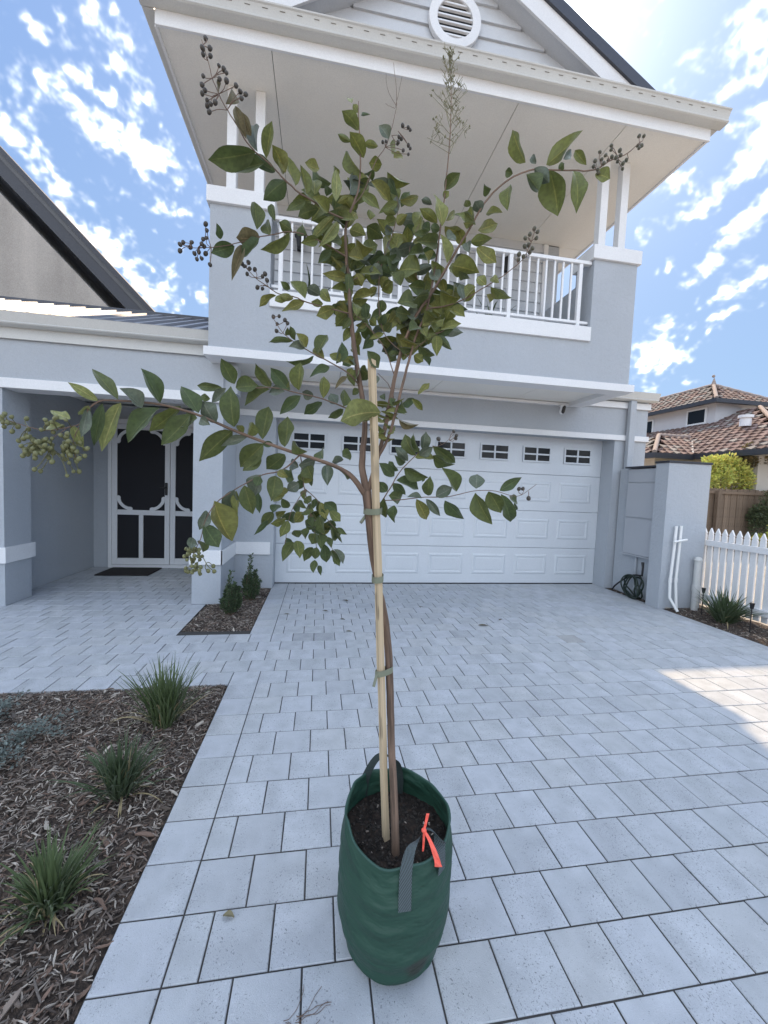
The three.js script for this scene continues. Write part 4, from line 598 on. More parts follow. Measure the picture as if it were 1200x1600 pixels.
  const bits = new THREE.InstancedMesh(new THREE.BoxGeometry(1, 0.35, 0.5), chipMat, 900), q = new THREE.Object3D(); bits.name = 'soil_bits'; bits.userData.kind = 'stuff'; for (let i = 0; i < 900; i++) { const a = rr(0, 6.28), r = 0.15 * Math.sqrt(rnd()); q.position.set(Math.cos(a) * r, 0.322 + 0.02 * (fbm(Math.cos(a) * r * 40, 2, Math.sin(a) * r * 40, 4) - 0.5) - 0.01 * Math.sin(a) * r / 0.16 + 0.001, Math.sin(a) * r); q.rotation.set(rr(-1, 1), rr(0, 6), rr(-1, 1)); q.scale.setScalar(rr(0.003, 0.011)); q.updateMatrix(); bits.setMatrixAt(i, q.matrix); const k = rnd() < 0.03 ? rr(0.2, 0.45) : rr(0.01, 0.05); bits.setColorAt(i, lin(k, k * 0.85, k * 0.72)); } bag.add(bits);
  // webbing handles
  const strapTex = texture(64, 64, (u, v, x, y) => { const z = ((x + (y >> 1)) % 8 < 4) !== ((y >> 2) % 2 === 0); const t = z ? 0.62 : 0.13; return [t * 0.92, t, t]; }, true, 1, 1);
  const strapM = mat({ color: lin(0.5, 0.53, 0.55), map: strapTex, roughness: 0.7, side: THREE.DoubleSide });
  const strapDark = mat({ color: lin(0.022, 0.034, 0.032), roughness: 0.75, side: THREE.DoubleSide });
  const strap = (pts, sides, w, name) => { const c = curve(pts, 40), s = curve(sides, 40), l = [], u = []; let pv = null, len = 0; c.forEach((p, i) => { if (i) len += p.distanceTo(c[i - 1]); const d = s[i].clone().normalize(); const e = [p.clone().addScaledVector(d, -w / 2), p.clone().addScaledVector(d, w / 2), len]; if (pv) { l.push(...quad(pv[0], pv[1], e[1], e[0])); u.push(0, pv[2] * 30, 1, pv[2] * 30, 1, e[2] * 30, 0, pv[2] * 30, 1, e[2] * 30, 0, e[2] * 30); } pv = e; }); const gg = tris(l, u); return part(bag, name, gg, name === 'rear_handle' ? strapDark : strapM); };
  // rear handle stands up over the rim
  const rear = [atZ(569, 1258, 4.272), atZ(566, 1248, 4.268), atZ(574, 1208, 4.285), atZ(595, 1180, 4.30), atZ(614, 1184, 4.30), atZ(622, 1212, 4.285), atZ(621, 1246, 4.272)];
  strap(rear, [V(1, 0, 0), V(0.95, 0.15, 0.1), V(0.7, 0.35, 0.5), V(0.5, 0.2, 0.8), V(0.75, -0.2, 0.5), V(1, -0.05, 0.1), V(1, 0, 0)], 0.034, 'rear_handle');
  // front handle folds over the rim into the bag
  const fz = (a, t) => { const y = t * rimY(a), r = R(a, t, y) + 0.004; return V(BAG.x + Math.cos(a) * r, y, BAG.z + Math.sin(a) * r); };
  const a1 = 1.60, a2 = 0.87;
  strap([fz(a1, 0.72), fz(a1, 0.86), fz(a1 - 0.02, 1.0), fz(a1 - 0.06, 1.05).add(V(0.008, 0.02, -0.015)), V(BAG.x + 0.045, 0.405, BAG.z + 0.105), V(BAG.x + 0.07, 0.408, BAG.z + 0.085), fz(a2 + 0.05, 1.06).add(V(0, 0.012, -0.02)), fz(a2, 1.0).add(V(0.004, 0, 0.004)), fz(a2, 0.85)],
    [V(-1, 0, 0), V(-1, 0, 0), V(-1, 0.1, 0.1), V(-0.9, 0.4, 0.3), V(-0.5, 0.5, 0.8), V(-0.2, 0.6, 0.9), V(0.2, 0.3, 0.9), V(0.7, 0, -0.6), V(0.7, 0, -0.6)], 0.034, 'front_handle');
  // bright ribbon knotted on the front handle
  const rb = thing('marker_ribbon', 'bright coral pink marker ribbon knotted to front handle of grow bag', 'ribbon', [BAG.x + 0.06, 0.40, BAG.z + 0.1]), rm = mat({ color: lin(0.90, 0.13, 0.085), roughness: 0.5, side: THREE.DoubleSide });
  const K = V(BAG.x + 0.058, 0.416, BAG.z + 0.098), ribbon = (pts, w0, w1, nm) => { const c = curve(pts, 14), l = []; let pv = null; c.forEach((p, i) => { const t = i / 14, w = lerp(w0, w1, t), d = V(1, 0.15 * Math.sin(i), 0.3); const e = [p.clone().addScaledVector(d, -w), p.clone().add(V(0, 0, 0.003 * Math.sin(i * 1.1))), p.clone().addScaledVector(d, w)]; if (pv) l.push(...quad(pv[0], pv[1], e[1], e[0]), ...quad(pv[1], pv[2], e[2], e[1])); pv = e; }); part(rb, nm, tris(l), rm); };
  ribbon([K, K.clone().add(V(0.004, 0.02, 0)), K.clone().add(V(0.010, 0.045, -0.004))], 0.003, 0.004, 'ribbon_tail'); ribbon([K, K.clone().add(V(0.012, -0.012, 0.022)), K.clone().add(V(0.026, -0.045, 0.045)), K.clone().add(V(0.030, -0.062, 0.048))], 0.004, 0.0095, 'ribbon_tail'); ribbon([K, K.clone().add(V(-0.003, -0.02, 0.012)), K.clone().add(V(-0.005, -0.045, 0.016))], 0.003, 0.0025, 'ribbon_tail');
  part(rb, 'knot', new THREE.SphereGeometry(0.0075, 10, 8).scale(1, 0.8, 1).translate(K.x, K.y, K.z), rm);
}
// stake and ties
const stakeTop = atZ(581, 560, 4.43), stakeLow = atY(603, 1318, 0.31); stakeLow.addScaledVector(stakeTop.clone().sub(stakeLow), -0.05);
{
  const d = stakeTop.clone().sub(stakeLow), n = 14, l = []; const s = thing('timber_stake', 'pale square timber stake the tree is tied to', 'stake', [stakeLow.x, stakeLow.y, stakeLow.z]);
  const ax = V(1, 0, 0).addScaledVector(d, -d.x / d.lengthSq()).normalize().applyAxisAngle(d.clone().normalize(), 0.35), az = d.clone().normalize().cross(ax), hw = 0.0082, ch = 0.0014, cr = [[-1, -1], [1, -1], [1, 1], [-1, 1]], ring = (p, k) => cr.flatMap(([x, z], i) => { const o = [[x * hw - (i === 0 || i === 3 ? -ch : ch) * 0, z * hw]]; return o; }).map(([x, z]) => p.clone().addScaledVector(ax, x * k).addScaledVector(az, z * k));
  let pv = null; const uv = []; for (let i = 0; i <= n; i++) { const p = stakeLow.clone().addScaledVector(d, i / n).addScaledVector(ax, 0.0007 * Math.sin(i * 1.7)); const r = ring(p, 1 + 0.02 * Math.sin(i * 2.3)); if (pv) for (let k = 0; k < 4; k++) { const j = (k + 1) % 4; l.push(...quad(pv[k], pv[j], r[j], r[k])); const v0 = (i - 1) / n * 1.4, v1 = i / n * 1.4, u0 = k * 0.02, u1 = u0 + 0.02; uv.push(u0, v0, u1, v0, u1, v1, u0, v0, u1, v1, u0, v1); } pv = r; } l.push(...quad(pv[0], pv[1], pv[2], pv[3])); uv.push(...new Array(12).fill(0.01));
  part(s, 'stake_shaft', tris(l, uv), stakeMat);
}
const tree = thing('crepe_myrtle', 'young slender leafy tree with smooth brown trunk and seed capsules in green bag', 'tree', [0.24, 0.32, 4.465]);
// branches: [px, py, z, radius mm] read off the photograph, with a depth for each point
const BR = [];
const branch = (name, mtl, pts, stray = 0.004) => {
  const c = pts.map(([x, y, z]) => atZ(x, y, z)), n = Math.max(8, pts.length * 5), P = curve(c, n), rads = P.map((_, i) => { const t = i / n * (pts.length - 1), k = Math.min(pts.length - 2, Math.floor(t)); return lerp(pts[k][3], pts[k + 1][3], t - k) / 1000; });
  P.forEach((p, i) => { if (i && i < n) p.add(V(stray * 0.35 * (noise3(i * 0.7, pts[0][0], 1) - 0.5), 0, stray * (noise3(i * 0.7, pts[0][1], 5) - 0.5))); });
  part(tree, name, tube(P, rads, pts[0][3] > 5 ? 12 : 6), mtl); pts.forEach((p, i) => { if (i) { const q = pts[i - 1]; for (let t = 0; t <= 1; t += 0.1) BR.push([lerp(q[0], p[0], t), lerp(q[1], p[1], t), lerp(q[2], p[2], t)]); } }); return P;
};
branch('trunk', bark, [[620, 1375, 4.475, 12], [618, 1330, 4.47, 11.5], [616, 1250, 4.46, 11], [612, 1170, 4.44, 10.6], [610, 1100, 4.42, 10.8], [607, 1020, 4.41, 11.2], [601, 960, 4.405, 9.6], [591, 915, 4.40, 8.6], [582, 865, 4.40, 9.8], [577, 810, 4.41, 11.8], [573, 768, 4.41, 13.2]]);
branch('branch', bark, [[570, 772, 4.41, 8.6], [550, 745, 4.43, 7], [535, 734, 4.44, 5.6], [507, 722, 4.46, 5.0], [482, 714, 4.47, 4.5], [450, 704, 4.49, 4.2], [400, 686, 4.51, 3.7], [362, 671, 4.52, 3.4], [330, 657, 4.535, 3.1], [300, 645, 4.55, 2.9], [250, 632, 4.57, 2.5], [185, 626, 4.59, 2.2], [155, 627, 4.60, 1.9], [138, 638, 4.60, 1.6]]);
branch('branch', bark, [[573, 768, 4.41, 10.5], [566, 732, 4.40, 9.4], [567, 707, 4.39, 8.8], [570, 660, 4.38, 7.6], [565, 615, 4.37, 7.4], [555, 555, 4.36, 6.8], [548, 490, 4.35, 6.2], [545, 440, 4.34, 5.2], [541, 400, 4.34, 4.4], [541, 350, 4.34, 3.6], [550, 325, 4.34, 3.0], [561, 290, 4.33, 2.4], [563, 240, 4.33, 1.9], [561, 200, 4.33, 1.5], [560, 158, 4.33, 1.0]]);
branch('branch', bark, [[575, 768, 4.41, 7.5], [590, 715, 4.40, 6], [600, 678, 4.39, 5.6], [607, 640, 4.38, 6.2], [617, 590, 4.37, 5.6], [625, 555, 4.37, 5.2], [640, 515, 4.37, 4.6], [655, 485, 4.38, 4.2], [670, 465, 4.38, 4.0], [690, 432, 4.39, 3.6], [715, 388, 4.40, 3.1], [737, 352, 4.41, 2.8], [757, 317, 4.42, 2.5], [780, 292, 4.43, 2.3], [805, 275, 4.44, 2.1], [830, 266, 4.45, 2.0], [885, 266, 4.46, 1.8], [930, 265, 4.47, 1.7], [952, 252, 4.475, 1.4], [980, 240, 4.48, 1.1], [1000, 222, 4.48, 0.9]]);
branch('branch', bark, [[590, 715, 4.41, 4.5], [604, 690, 4.41, 4.2], [618, 645, 4.41, 4.1], [628, 605, 4.40, 3.9], [640, 560, 4.39, 3.6], [652, 520, 4.39, 3.2], [668, 480, 4.38, 2.8], [692, 330, 4.37, 2.2], [697, 280, 4.37, 1.9], [702, 230, 4.37, 1.6], [705, 170, 4.37, 1.2], [704, 88, 4.37, 0.7]]);
const side = (...p) => branch('side_branch', twig, p);
side([668, 482, 4.38, 2.2], [700, 477, 4.40, 1.8], [730, 465, 4.42, 1.6], [755, 450, 4.43, 1.5], [780, 435, 4.44, 1.3], [810, 412, 4.45, 1.1], [822, 397, 4.45, 1], [835, 362, 4.45, 0.8]);
side([545, 345, 4.34, 2.6], [520, 335, 4.37, 2.4], [490, 315, 4.40, 2.2], [460, 295, 4.42, 2.0], [425, 260, 4.44, 1.8], [405, 242, 4.45, 1.7], [387, 225, 4.46, 1.6], [370, 195, 4.47, 1.4], [355, 172, 4.47, 1.2], [342, 147, 4.48, 1.0], [332, 122, 4.48, 0.9], [325, 95, 4.48, 0.8], [315, 62, 4.48, 0.6]);
side([542, 402, 4.34, 2.2], [515, 385, 4.37, 1.8], [477, 367, 4.40, 1.6], [457, 362, 4.41, 1.5], [407, 370, 4.43, 1.3], [370, 380, 4.44, 1.1], [330, 387, 4.45, 0.9], [292, 387, 4.46, 0.7]);
side([546, 490, 4.35, 2.2], [515, 482, 4.38, 1.8], [478, 472, 4.40, 1.6], [461, 464, 4.41, 1.4], [435, 459, 4.42, 1.2], [420, 449, 4.43, 1.1], [399, 434, 4.43, 0.9], [378, 411, 4.43, 0.7]);
side([562, 602, 4.37, 2.2], [545, 584, 4.39, 1.9], [510, 563, 4.41, 1.6], [478, 546, 4.43, 1.4], [459, 534, 4.44, 1.2], [442, 520, 4.44, 0.9], [426, 496, 4.44, 0.7]);
side([568, 650, 4.38, 2.4], [540, 637, 4.42, 2.0], [500, 622, 4.46, 1.7], [465, 614, 4.48, 1.5], [430, 606, 4.50, 1.3], [400, 606, 4.51, 1.1]);
side([470, 710, 4.47, 2.2], [440, 735, 4.50, 1.9], [410, 742, 4.52, 1.7], [390, 752, 4.53, 1.5], [367, 765, 4.545, 1.4], [338, 786, 4.56, 1.3], [322, 812, 4.57, 1.1], [312, 845, 4.58, 0.9], [300, 870, 4.58, 0.7]);
side([473, 742, 4.45, 1.5], [476, 765, 4.44, 1.4], [484, 800, 4.43, 1.2], [492, 835, 4.43, 1.0], [496, 870, 4.43, 0.8]); side([470, 712, 4.46, 1.6], [472, 742, 4.45, 1.5]);
side([477, 764, 4.44, 1.3], [497, 783, 4.42, 1.1], [512, 812, 4.42, 1.0], [525, 828, 4.42, 0.7]); side([484, 800, 4.43, 1.0], [510, 845, 4.42, 0.9], [525, 865, 4.42, 0.7]); side([476, 765, 4.44, 1.1], [455, 800, 4.45, 0.9], [445, 850, 4.45, 0.7]);
side([590, 793, 4.40, 1.8], [607, 767, 4.43, 1.6], [625, 737, 4.45, 1.4], [645, 716, 4.46, 1.2], [662, 700, 4.47, 0.9]); side([577, 800, 4.41, 2.0], [590, 793, 4.40, 1.8]);
side([600, 782, 4.42, 1.6], [625, 781, 4.45, 1.5], [660, 777, 4.48, 1.4], [700, 776, 4.50, 1.2], [742, 767, 4.52, 1.1], [772, 767, 4.53, 1.0], [810, 775, 4.54, 0.8], [838, 757, 4.55, 0.6]);
side([553, 320, 4.34, 1.5], [568, 300, 4.33, 1.3], [587, 252, 4.32, 1.2], [602, 230, 4.32, 1.1], [612, 200, 4.32, 1.0], [620, 160, 4.32, 0.8], [615, 98, 4.32, 0.5]); side([618, 168, 4.32, 0.7], [628, 120, 4.32, 0.5]); side([619, 165, 4.32, 0.6], [606, 140, 4.32, 0.5], [603, 115, 4.32, 0.4]); side([617, 170, 4.32, 0.5], [602, 162, 4.32, 0.4]);
side([618, 590, 4.37, 1.6], [598, 540, 4.36, 1.5], [570, 505, 4.35, 1.4], [553, 490, 4.35, 1.4]); side([600, 645, 4.38, 1.4], [615, 625, 4.40, 1.2], [606, 600, 4.41, 1.0], [590, 583, 4.42, 0.8]);
side([655, 520, 4.39, 1.6], [685, 520, 4.41, 1.2], [705, 508, 4.42, 0.8]); side([648, 545, 4.39, 1.4], [675, 525, 4.41, 1.0]); side([640, 560, 4.39, 1.3], [600, 520, 4.35, 1.2], [592, 440, 4.32, 1.4], [600, 400, 4.31, 1.3], [615, 360, 4.30, 1.2], [622, 320, 4.30, 1.0], [612, 285, 4.30, 0.8]); side([545, 440, 4.34, 1.4], [575, 425, 4.32, 1.2], [600, 400, 4.31, 1.0]); side([670, 466, 4.38, 1.4], [650, 430, 4.36, 1.2], [640, 390, 4.35, 1.0], [655, 350, 4.35, 0.8]);

// leaves: base x, base y, tip x, tip y, width, kind (d deep, m mid, p pale, w waxy with painted sky sheen, b brown), measured on enlarged crops [left, top, scale]
const LEAVES = [
  [440, 140, 6, 'm', [720, 385, 570, 190, 115], [770, 640, 640, 390, 135], [650, 490, 525, 415, 60], [720, 215, 670, 140, 60, 'p'], [660, 130, 630, 80, 50, 'p'], [745, 240, 830, 230, 26, 'd'], [1005, 465, 915, 330, 100, 'w'], [905, 530, 770, 505, 70], [760, 790, 595, 575, 110], [465, 880, 275, 770, 100, 'd'], [355, 745, 215, 690, 90], [130, 900, 50, 640, 95], [230, 980, 180, 705, 95], [40, 780, -10, 620, 80], [510, 1050, 520, 745, 105, 'p'], [500, 810, 495, 705, 68], [310, 985, 305, 840, 140], [225, 1040, 40, 1140, 85, 'd'], [345, 1120, 150, 1185, 120, 'd'], [440, 1150, 290, 1000, 115], [760, 990, 920, 1120, 100], [840, 860, 1020, 1060, 110], [990, 770, 1200, 885, 90], [1005, 830, 1090, 1000, 80, 'd'], [1070, 1170, 940, 1130, 60], [1090, 1150, 1080, 1000, 70, 'w'], [940, 700, 820, 690, 120], [1030, 600, 1060, 480, 80], [1050, 640, 1140, 620, 60], [640, 980, 690, 800, 110, 'w'], [420, 1000, 440, 900, 80, 'd'], [520, 1060, 630, 1000, 60], [800, 780, 850, 850, 90, 'd']],
  [440, 320, 6, 'm', [100, 245, -20, 160, 110, 'd'], [240, 280, 190, 180, 100, 'd'], [340, 320, 180, 360, 95], [360, 60, 150, 130, 110, 'd'], [500, 100, 270, 340, 90, 'p'], [520, 160, 345, 400, 90, 'p'], [620, 220, 700, 60, 110], [640, 230, 790, 285, 120, 'p'], [620, 170, 530, 60, 110], [830, 140, 830, 40, 80], [800, 200, 960, 310, 150, 'd'], [1050, 250, 970, 210, 80, 'w'], [1070, 100, 950, 45, 70], [1080, 180, 1180, 90, 90], [470, 430, 340, 550, 80, 'd'], [600, 500, 405, 540, 80, 'd'], [490, 530, 470, 580, 50, 'd'], [630, 480, 770, 510, 115], [640, 690, 385, 645, 100], [700, 640, 755, 765, 110], [950, 660, 820, 600, 150, 'w'], [890, 770, 835, 870, 75], [220, 880, 80, 715, 115], [215, 905, 0, 1005, 90], [110, 880, -20, 850, 70], [80, 790, -10, 720, 65, 'd'], [360, 850, 230, 770, 110, 'w'], [460, 910, 370, 780, 100], [390, 930, 280, 910, 75], [500, 970, 320, 1040, 115], [620, 1010, 500, 930, 150], [620, 1030, 505, 1140, 110], [640, 1060, 570, 1170, 80, 'd'], [660, 900, 810, 885, 90], [680, 930, 710, 1040, 70], [800, 1060, 785, 915, 110, 'd'], [820, 1080, 890, 1130, 80], [800, 1110, 690, 1130, 55], [1110, 960, 920, 1130, 95, 'd'], [1090, 1000, 960, 1190, 115], [1000, 680, 930, 780, 95], [560, 330, 400, 330, 130, 'd'], [700, 330, 860, 420, 130], [760, 420, 900, 380, 130, 'd'], [820, 520, 960, 470, 120, 'd'], [1060, 430, 1100, 280, 120], [1080, 590, 990, 480, 150, 'd'], [620, 640, 630, 860, 90, 'd']],
  [600, 300, 6, 'm', [545, 320, 470, 0, 115, 'p'], [590, 670, 530, 390, 98, 'p'], [500, 290, 335, 150, 95], [450, 120, 350, 70, 62, 'w'], [580, 270, 670, 180, 62], [570, 320, 720, 380, 115], [370, 560, 225, 590, 100, 'd'], [500, 470, 310, 460, 135, 'd'], [410, 400, 285, 390, 80, 'd'], [340, 740, 130, 730, 185], [530, 350, 430, 330, 90, 'd'], [560, 60, 610, -10, 65], [850, 290, 760, 190, 85], [850, 290, 745, 290, 62], [810, 470, 1015, 435, 105], [880, 360, 1055, 300, 120], [870, 520, 1055, 670, 125], [640, 690, 885, 750, 200], [1000, 890, 1200, 1000, 90], [960, 200, 1110, 190, 70], [910, 190, 850, 85, 110, 'w'], [790, 140, 765, 70, 70], [1180, -60, 1150, 170, 100], [960, 870, 870, 790, 95, 'p'], [1080, 850, 1000, 800, 70, 'p'], [860, 890, 760, 985, 85], [960, 960, 995, 1040, 70], [530, 940, 710, 1000, 155], [620, 1100, 760, 1170, 100], [440, 1060, 620, 1110, 145], [520, 830, 440, 730, 115, 'w'], [130, 320, 265, 205, 85], [110, 210, 0, 165, 60], [130, 200, 120, 60, 80], [80, 390, 0, 350, 95, 'w'], [700, 740, 815, 820, 70, 'd'], [430, 640, 380, 570, 100], [660, 400, 590, 440, 110, 'w'], [780, 470, 800, 570, 90, 'w'], [380, 900, 230, 880, 140, 'd'], [420, 960, 260, 1010, 160, 'd'], [300, 1050, 130, 1030, 140, 'd'], [250, 1150, 100, 1120, 140, 'd'], [160, 880, 60, 760, 120, 'd'], [160, 640, 60, 560, 140, 'w'], [130, 720, 20, 640, 130, 'd'], [480, 1180, 380, 1110, 120]],
  [560, 480, 6, 'm', [145, 190, 170, 120, 75], [240, 245, 100, 300, 52], [290, 60, 240, 235, 110], [250, 230, 320, 140, 90, 'd'], [200, 170, 250, 60, 75, 'd'], [380, 150, 370, 90, 55], [690, 140, 710, 240, 70], [770, 210, 965, 150, 75], [870, 40, 1000, 85, 100], [740, 265, 880, 405, 72, 'd'], [730, 270, 735, 460, 105], [740, 265, 620, 290, 62], [560, 350, 715, 460, 82, 'd'], [550, 350, 385, 300, 115], [660, 350, 630, 280, 85], [500, 385, 375, 380, 62, 'd'], [390, 440, 280, 440, 60, 'd'], [420, 500, 440, 430, 60], [520, 450, 610, 510, 100], [590, 470, 670, 550, 52, 'd'], [190, 570, 75, 410, 105, 'd'], [60, 600, 20, 690, 115, 'd'], [130, 640, 165, 725, 85, 'w'], [560, 820, 670, 715, 52], [390, 910, 530, 860, 72, 'd'], [400, 900, 455, 990, 92, 'd'], [500, 860, 605, 970, 62], [350, 860, 320, 935, 65, 'd'], [250, 870, 220, 820, 60, 'd'], [380, 1050, 565, 1105, 58, 'b'], [560, 180, 470, 220, 110, 'd'], [650, 100, 600, 180, 110], [600, 200, 640, 280, 85], [760, 90, 700, 20, 120], [800, 110, 790, 190, 80], [450, 60, 560, 90, 140, 'w'], [520, 160, 470, 250, 110, 'd'], [880, 10, 820, 110, 120]],
  [400, 460, 6, 'm', [190, 10, 25, 110, 62], [350, 25, 165, 60, 72], [870, 220, 810, 330, 80, 'd'], [340, 440, 112, 447, 68, 'd'], [460, 505, 305, 488, 85, 'w'], [470, 500, 375, 360, 92], [370, 430, 325, 300, 62, 'd'], [290, 385, 300, 310, 48, 'd'], [575, 555, 670, 378, 115, 'd'], [640, 610, 540, 500, 92], [540, 578, 280, 635, 68, 'd'], [750, 650, 808, 440, 105, 'd'], [790, 640, 690, 555, 85], [690, 680, 503, 772, 88, 'd'], [870, 770, 738, 882, 42, 'b'], [310, 900, 140, 692, 138, 'd'], [140, 865, 0, 640, 118, 'd'], [405, 900, 415, 636, 135], [420, 950, 220, 1125, 112, 'd'], [630, 975, 635, 765, 102], [540, 950, 430, 915, 100, 'w'], [620, 1010, 450, 1130, 92, 'd'], [820, 1050, 830, 888, 102, 'd'], [820, 1075, 673, 1155, 82, 'd'], [760, 1030, 700, 930, 110, 'w'], [322, 900, 312, 810, 32], [930, 660, 800, 620, 65], [950, 650, 870, 605, 55, 'w'], [980, 690, 1090, 760, 130, 'd'], [1145, 685, 1035, 528, 112, 'd'], [960, 700, 920, 862, 112], [970, 890, 903, 942, 62, 'd'], [1130, 720, 1120, 845, 85, 'w'], [1170, 1110, 783, 1170, 230, 'p', 0.075], [870, 770, 900, 690, 80]],
  [280, 540, 6, 'd', [520, 360, 388, 118, 135], [530, 395, 742, 375, 155], [515, 762, 478, 375, 195], [180, 632, 18, 375, 165], [345, 722, 210, 520, 155, 'w'], [400, 390, 162, 375, 85], [290, 500, 200, 470, 72], [440, 400, 312, 535, 85, 'w'], [500, 800, 185, 1082, 185], [640, 855, 388, 942, 85, 'w'], [600, 830, 545, 740, 70, 'm'], [640, 850, 690, 715, 105, 'm'], [780, 880, 838, 568, 160], [990, 950, 1022, 668, 138], [860, 392, 715, 168, 122, 'w'], [850, 410, 610, 562, 92], [990, 430, 840, 445, 92, 'w'], [790, 920, 570, 1140, 195], [990, 1020, 818, 1165, 155], [1060, 910, 1190, 1000, 105], [780, 920, 885, 925, 62], [170, 680, 0, 745, 125], [200, 680, 285, 745, 92, 'w'], [770, 1050, 595, 1175, 125]],
  [360, 700, 6, 'd', [300, 130, 105, 232, 135], [290, 250, 220, 450, 145, 'w'], [130, 350, 212, 622, 155], [260, 420, 272, 612, 75], [420, 260, 385, 497, 165], [520, 200, 530, 332, 115], [560, 200, 590, 302, 92], [640, 180, 560, 130, 112, 'w'], [720, 170, 772, 290, 145], [690, 250, 760, 362, 92], [640, 160, 800, 112, 135, 'w'], [900, 160, 912, 352, 115, 'w'], [870, 100, 850, 20, 115], [1060, 110, 950, 132, 75, 'w'], [1130, 50, 1045, 82, 125], [1060, 190, 1092, 302, 92], [640, 330, 528, 402, 115, 'w'], [660, 300, 640, 392, 82], [700, 470, 765, 502, 95], [540, 390, 405, 432, 72, 'm'], [510, 440, 395, 502, 62, 'm'], [480, 470, 548, 562, 82], [450, 530, 398, 605, 92], [520, 590, 428, 642, 72, 'm'], [400, 600, 295, 755, 105], [350, 680, 222, 815, 55], [540, 680, 470, 835, 95, 'm'], [520, 660, 375, 712, 72, 'm'], [700, 590, 775, 582, 112], [680, 600, 600, 702, 105, 'm'], [820, 490, 815, 602, 55], [850, 510, 892, 672, 92, 'm'], [880, 510, 1002, 592, 112], [930, 590, 1032, 692, 92, 'm'], [910, 690, 992, 752, 55], [1000, 750, 1092, 812, 52], [990, 790, 1052, 895, 32], [940, 740, 985, 872, 105], [830, 640, 882, 805, 112], [700, 680, 772, 742, 112], [600, 770, 640, 842, 92], [650, 780, 712, 842, 92], [800, 800, 760, 905, 122], [830, 810, 850, 945, 112], [880, 840, 952, 932, 62], [590, 880, 488, 1065, 105], [620, 870, 652, 1035, 105, 'm'], [770, 930, 688, 1062, 92], [810, 930, 790, 1045, 102], [880, 900, 902, 1075, 105], [950, 970, 1022, 1112, 62], [970, 950, 1058, 1088, 62, 'w'], [790, 1050, 778, 1175, 75], [830, 1100, 850, 1195, 48]],
  [260, 700, 7.5, 'd', [800, 490, 720, 790, 195, 'w'], [560, 620, 758, 1108, 265, 'm'], [820, 500, 832, 805, 95, 'm'], [465, 730, 395, 962, 135, 'w'], [440, 900, 612, 1168, 205], [400, 1090, 430, 1218, 112], [310, 1050, 285, 1185, 115, 'w']],
  [590, 640, 4.615, 'd', [280, 330, 188, 178, 75], [300, 310, 253, 168, 65], [330, 290, 345, 158, 85, 'w'], [220, 370, 128, 268, 72, 'w'], [200, 380, 122, 330, 52], [120, 480, 8, 383, 85], [150, 440, 75, 373, 52], [190, 425, 366, 490, 92], [330, 480, 320, 522, 30], [135, 510, 297, 575, 88], [110, 530, 202, 612, 72], [70, 590, 0, 518, 85], [80, 620, 178, 642, 112], [50, 640, 60, 782, 75], [120, 690, 118, 818, 78], [270, 345, 425, 355, 65, 'm'], [300, 330, 400, 268, 72, 'w'], [400, 330, 556, 402, 85], [395, 260, 562, 385, 92], [365, 620, 375, 483, 85], [420, 625, 542, 562, 98, 'w'], [570, 590, 463, 418, 98], [280, 645, 357, 798, 92, 'm'], [350, 645, 452, 768, 62, 'w'], [485, 655, 622, 793, 92], [710, 570, 718, 463, 118, 'w'], [705, 600, 820, 832, 115], [800, 590, 892, 742, 125], [890, 610, 966, 818, 95], [880, 585, 1037, 488, 78], [950, 625, 1002, 672, 58], [985, 670, 998, 732, 28], [320, 640, 213, 630, 42, 'w']],
  [270, 40, 4, 'm', [515, 790, 220, 842, 135, 'd'], [570, 860, 383, 918, 112, 'd'], [585, 830, 620, 593, 72], [530, 790, 535, 622, 52, 'w'], [640, 915, 470, 800, 70, 'd'], [460, 710, 390, 498, 62, 'b'], [490, 690, 430, 538, 72, 'b'], [330, 490, 370, 388, 62, 'b'], [290, 400, 270, 348, 38, 'b'], [710, 965, 563, 1088, 105, 'd'], [690, 930, 630, 743, 82], [760, 990, 710, 838, 92], [525, 1275, 510, 1098, 88, 'd'], [640, 1222, 613, 1112, 48, 'd'], [745, 1285, 632, 1215, 95, 'd'], [610, 1310, 580, 1218, 78, 'd'], [545, 1325, 398, 1330, 92, 'b'], [540, 1330, 428, 1465, 72, 'd'], [440, 1370, 368, 1595, 62, 'b'], [730, 1290, 548, 1402, 72], [385, 1380, 238, 1422, 95, 'd'], [300, 1335, 272, 1232, 48, 'd']],
  [740, 180, 4, 'm', [325, 295, 238, 92, 85], [455, 310, 692, 92, 95], [705, 312, 632, 218, 55], [625, 350, 652, 598, 85], [475, 345, 532, 632, 155], [330, 370, 410, 475, 95, 'd'], [250, 418, 212, 600, 75], [380, 330, 475, 422, 82, 'w'], [245, 365, 198, 350, 52, 'd'], [390, 305, 365, 245, 40, 'w'], [560, 275, 615, 232, 52, 'w'], [530, 338, 565, 300, 48, 'd'], [110, 460, 62, 440, 55, 'd'], [760, 370, 855, 395, 78]],
  [0, 440, 4, 'd', [615, 745, 423, 628, 62, 'p'], [738, 738, 573, 540, 78], [890, 790, 748, 665, 92, 'w'], [1000, 760, 882, 538, 98], [640, 760, 585, 1030, 72], [755, 757, 632, 1060, 95, 'p'], [545, 790, 508, 975, 62, 'w'], [440, 860, 318, 808, 62, 'p'], [1000, 790, 788, 1002, 92], [1130, 780, 932, 942, 82, 'm'], [1190, 830, 1012, 1025, 112], [450, 900, 525, 1045, 62, 'p'], [390, 900, 268, 930, 52, 'p'], [555, 775, 490, 830, 50, 'p']],
];
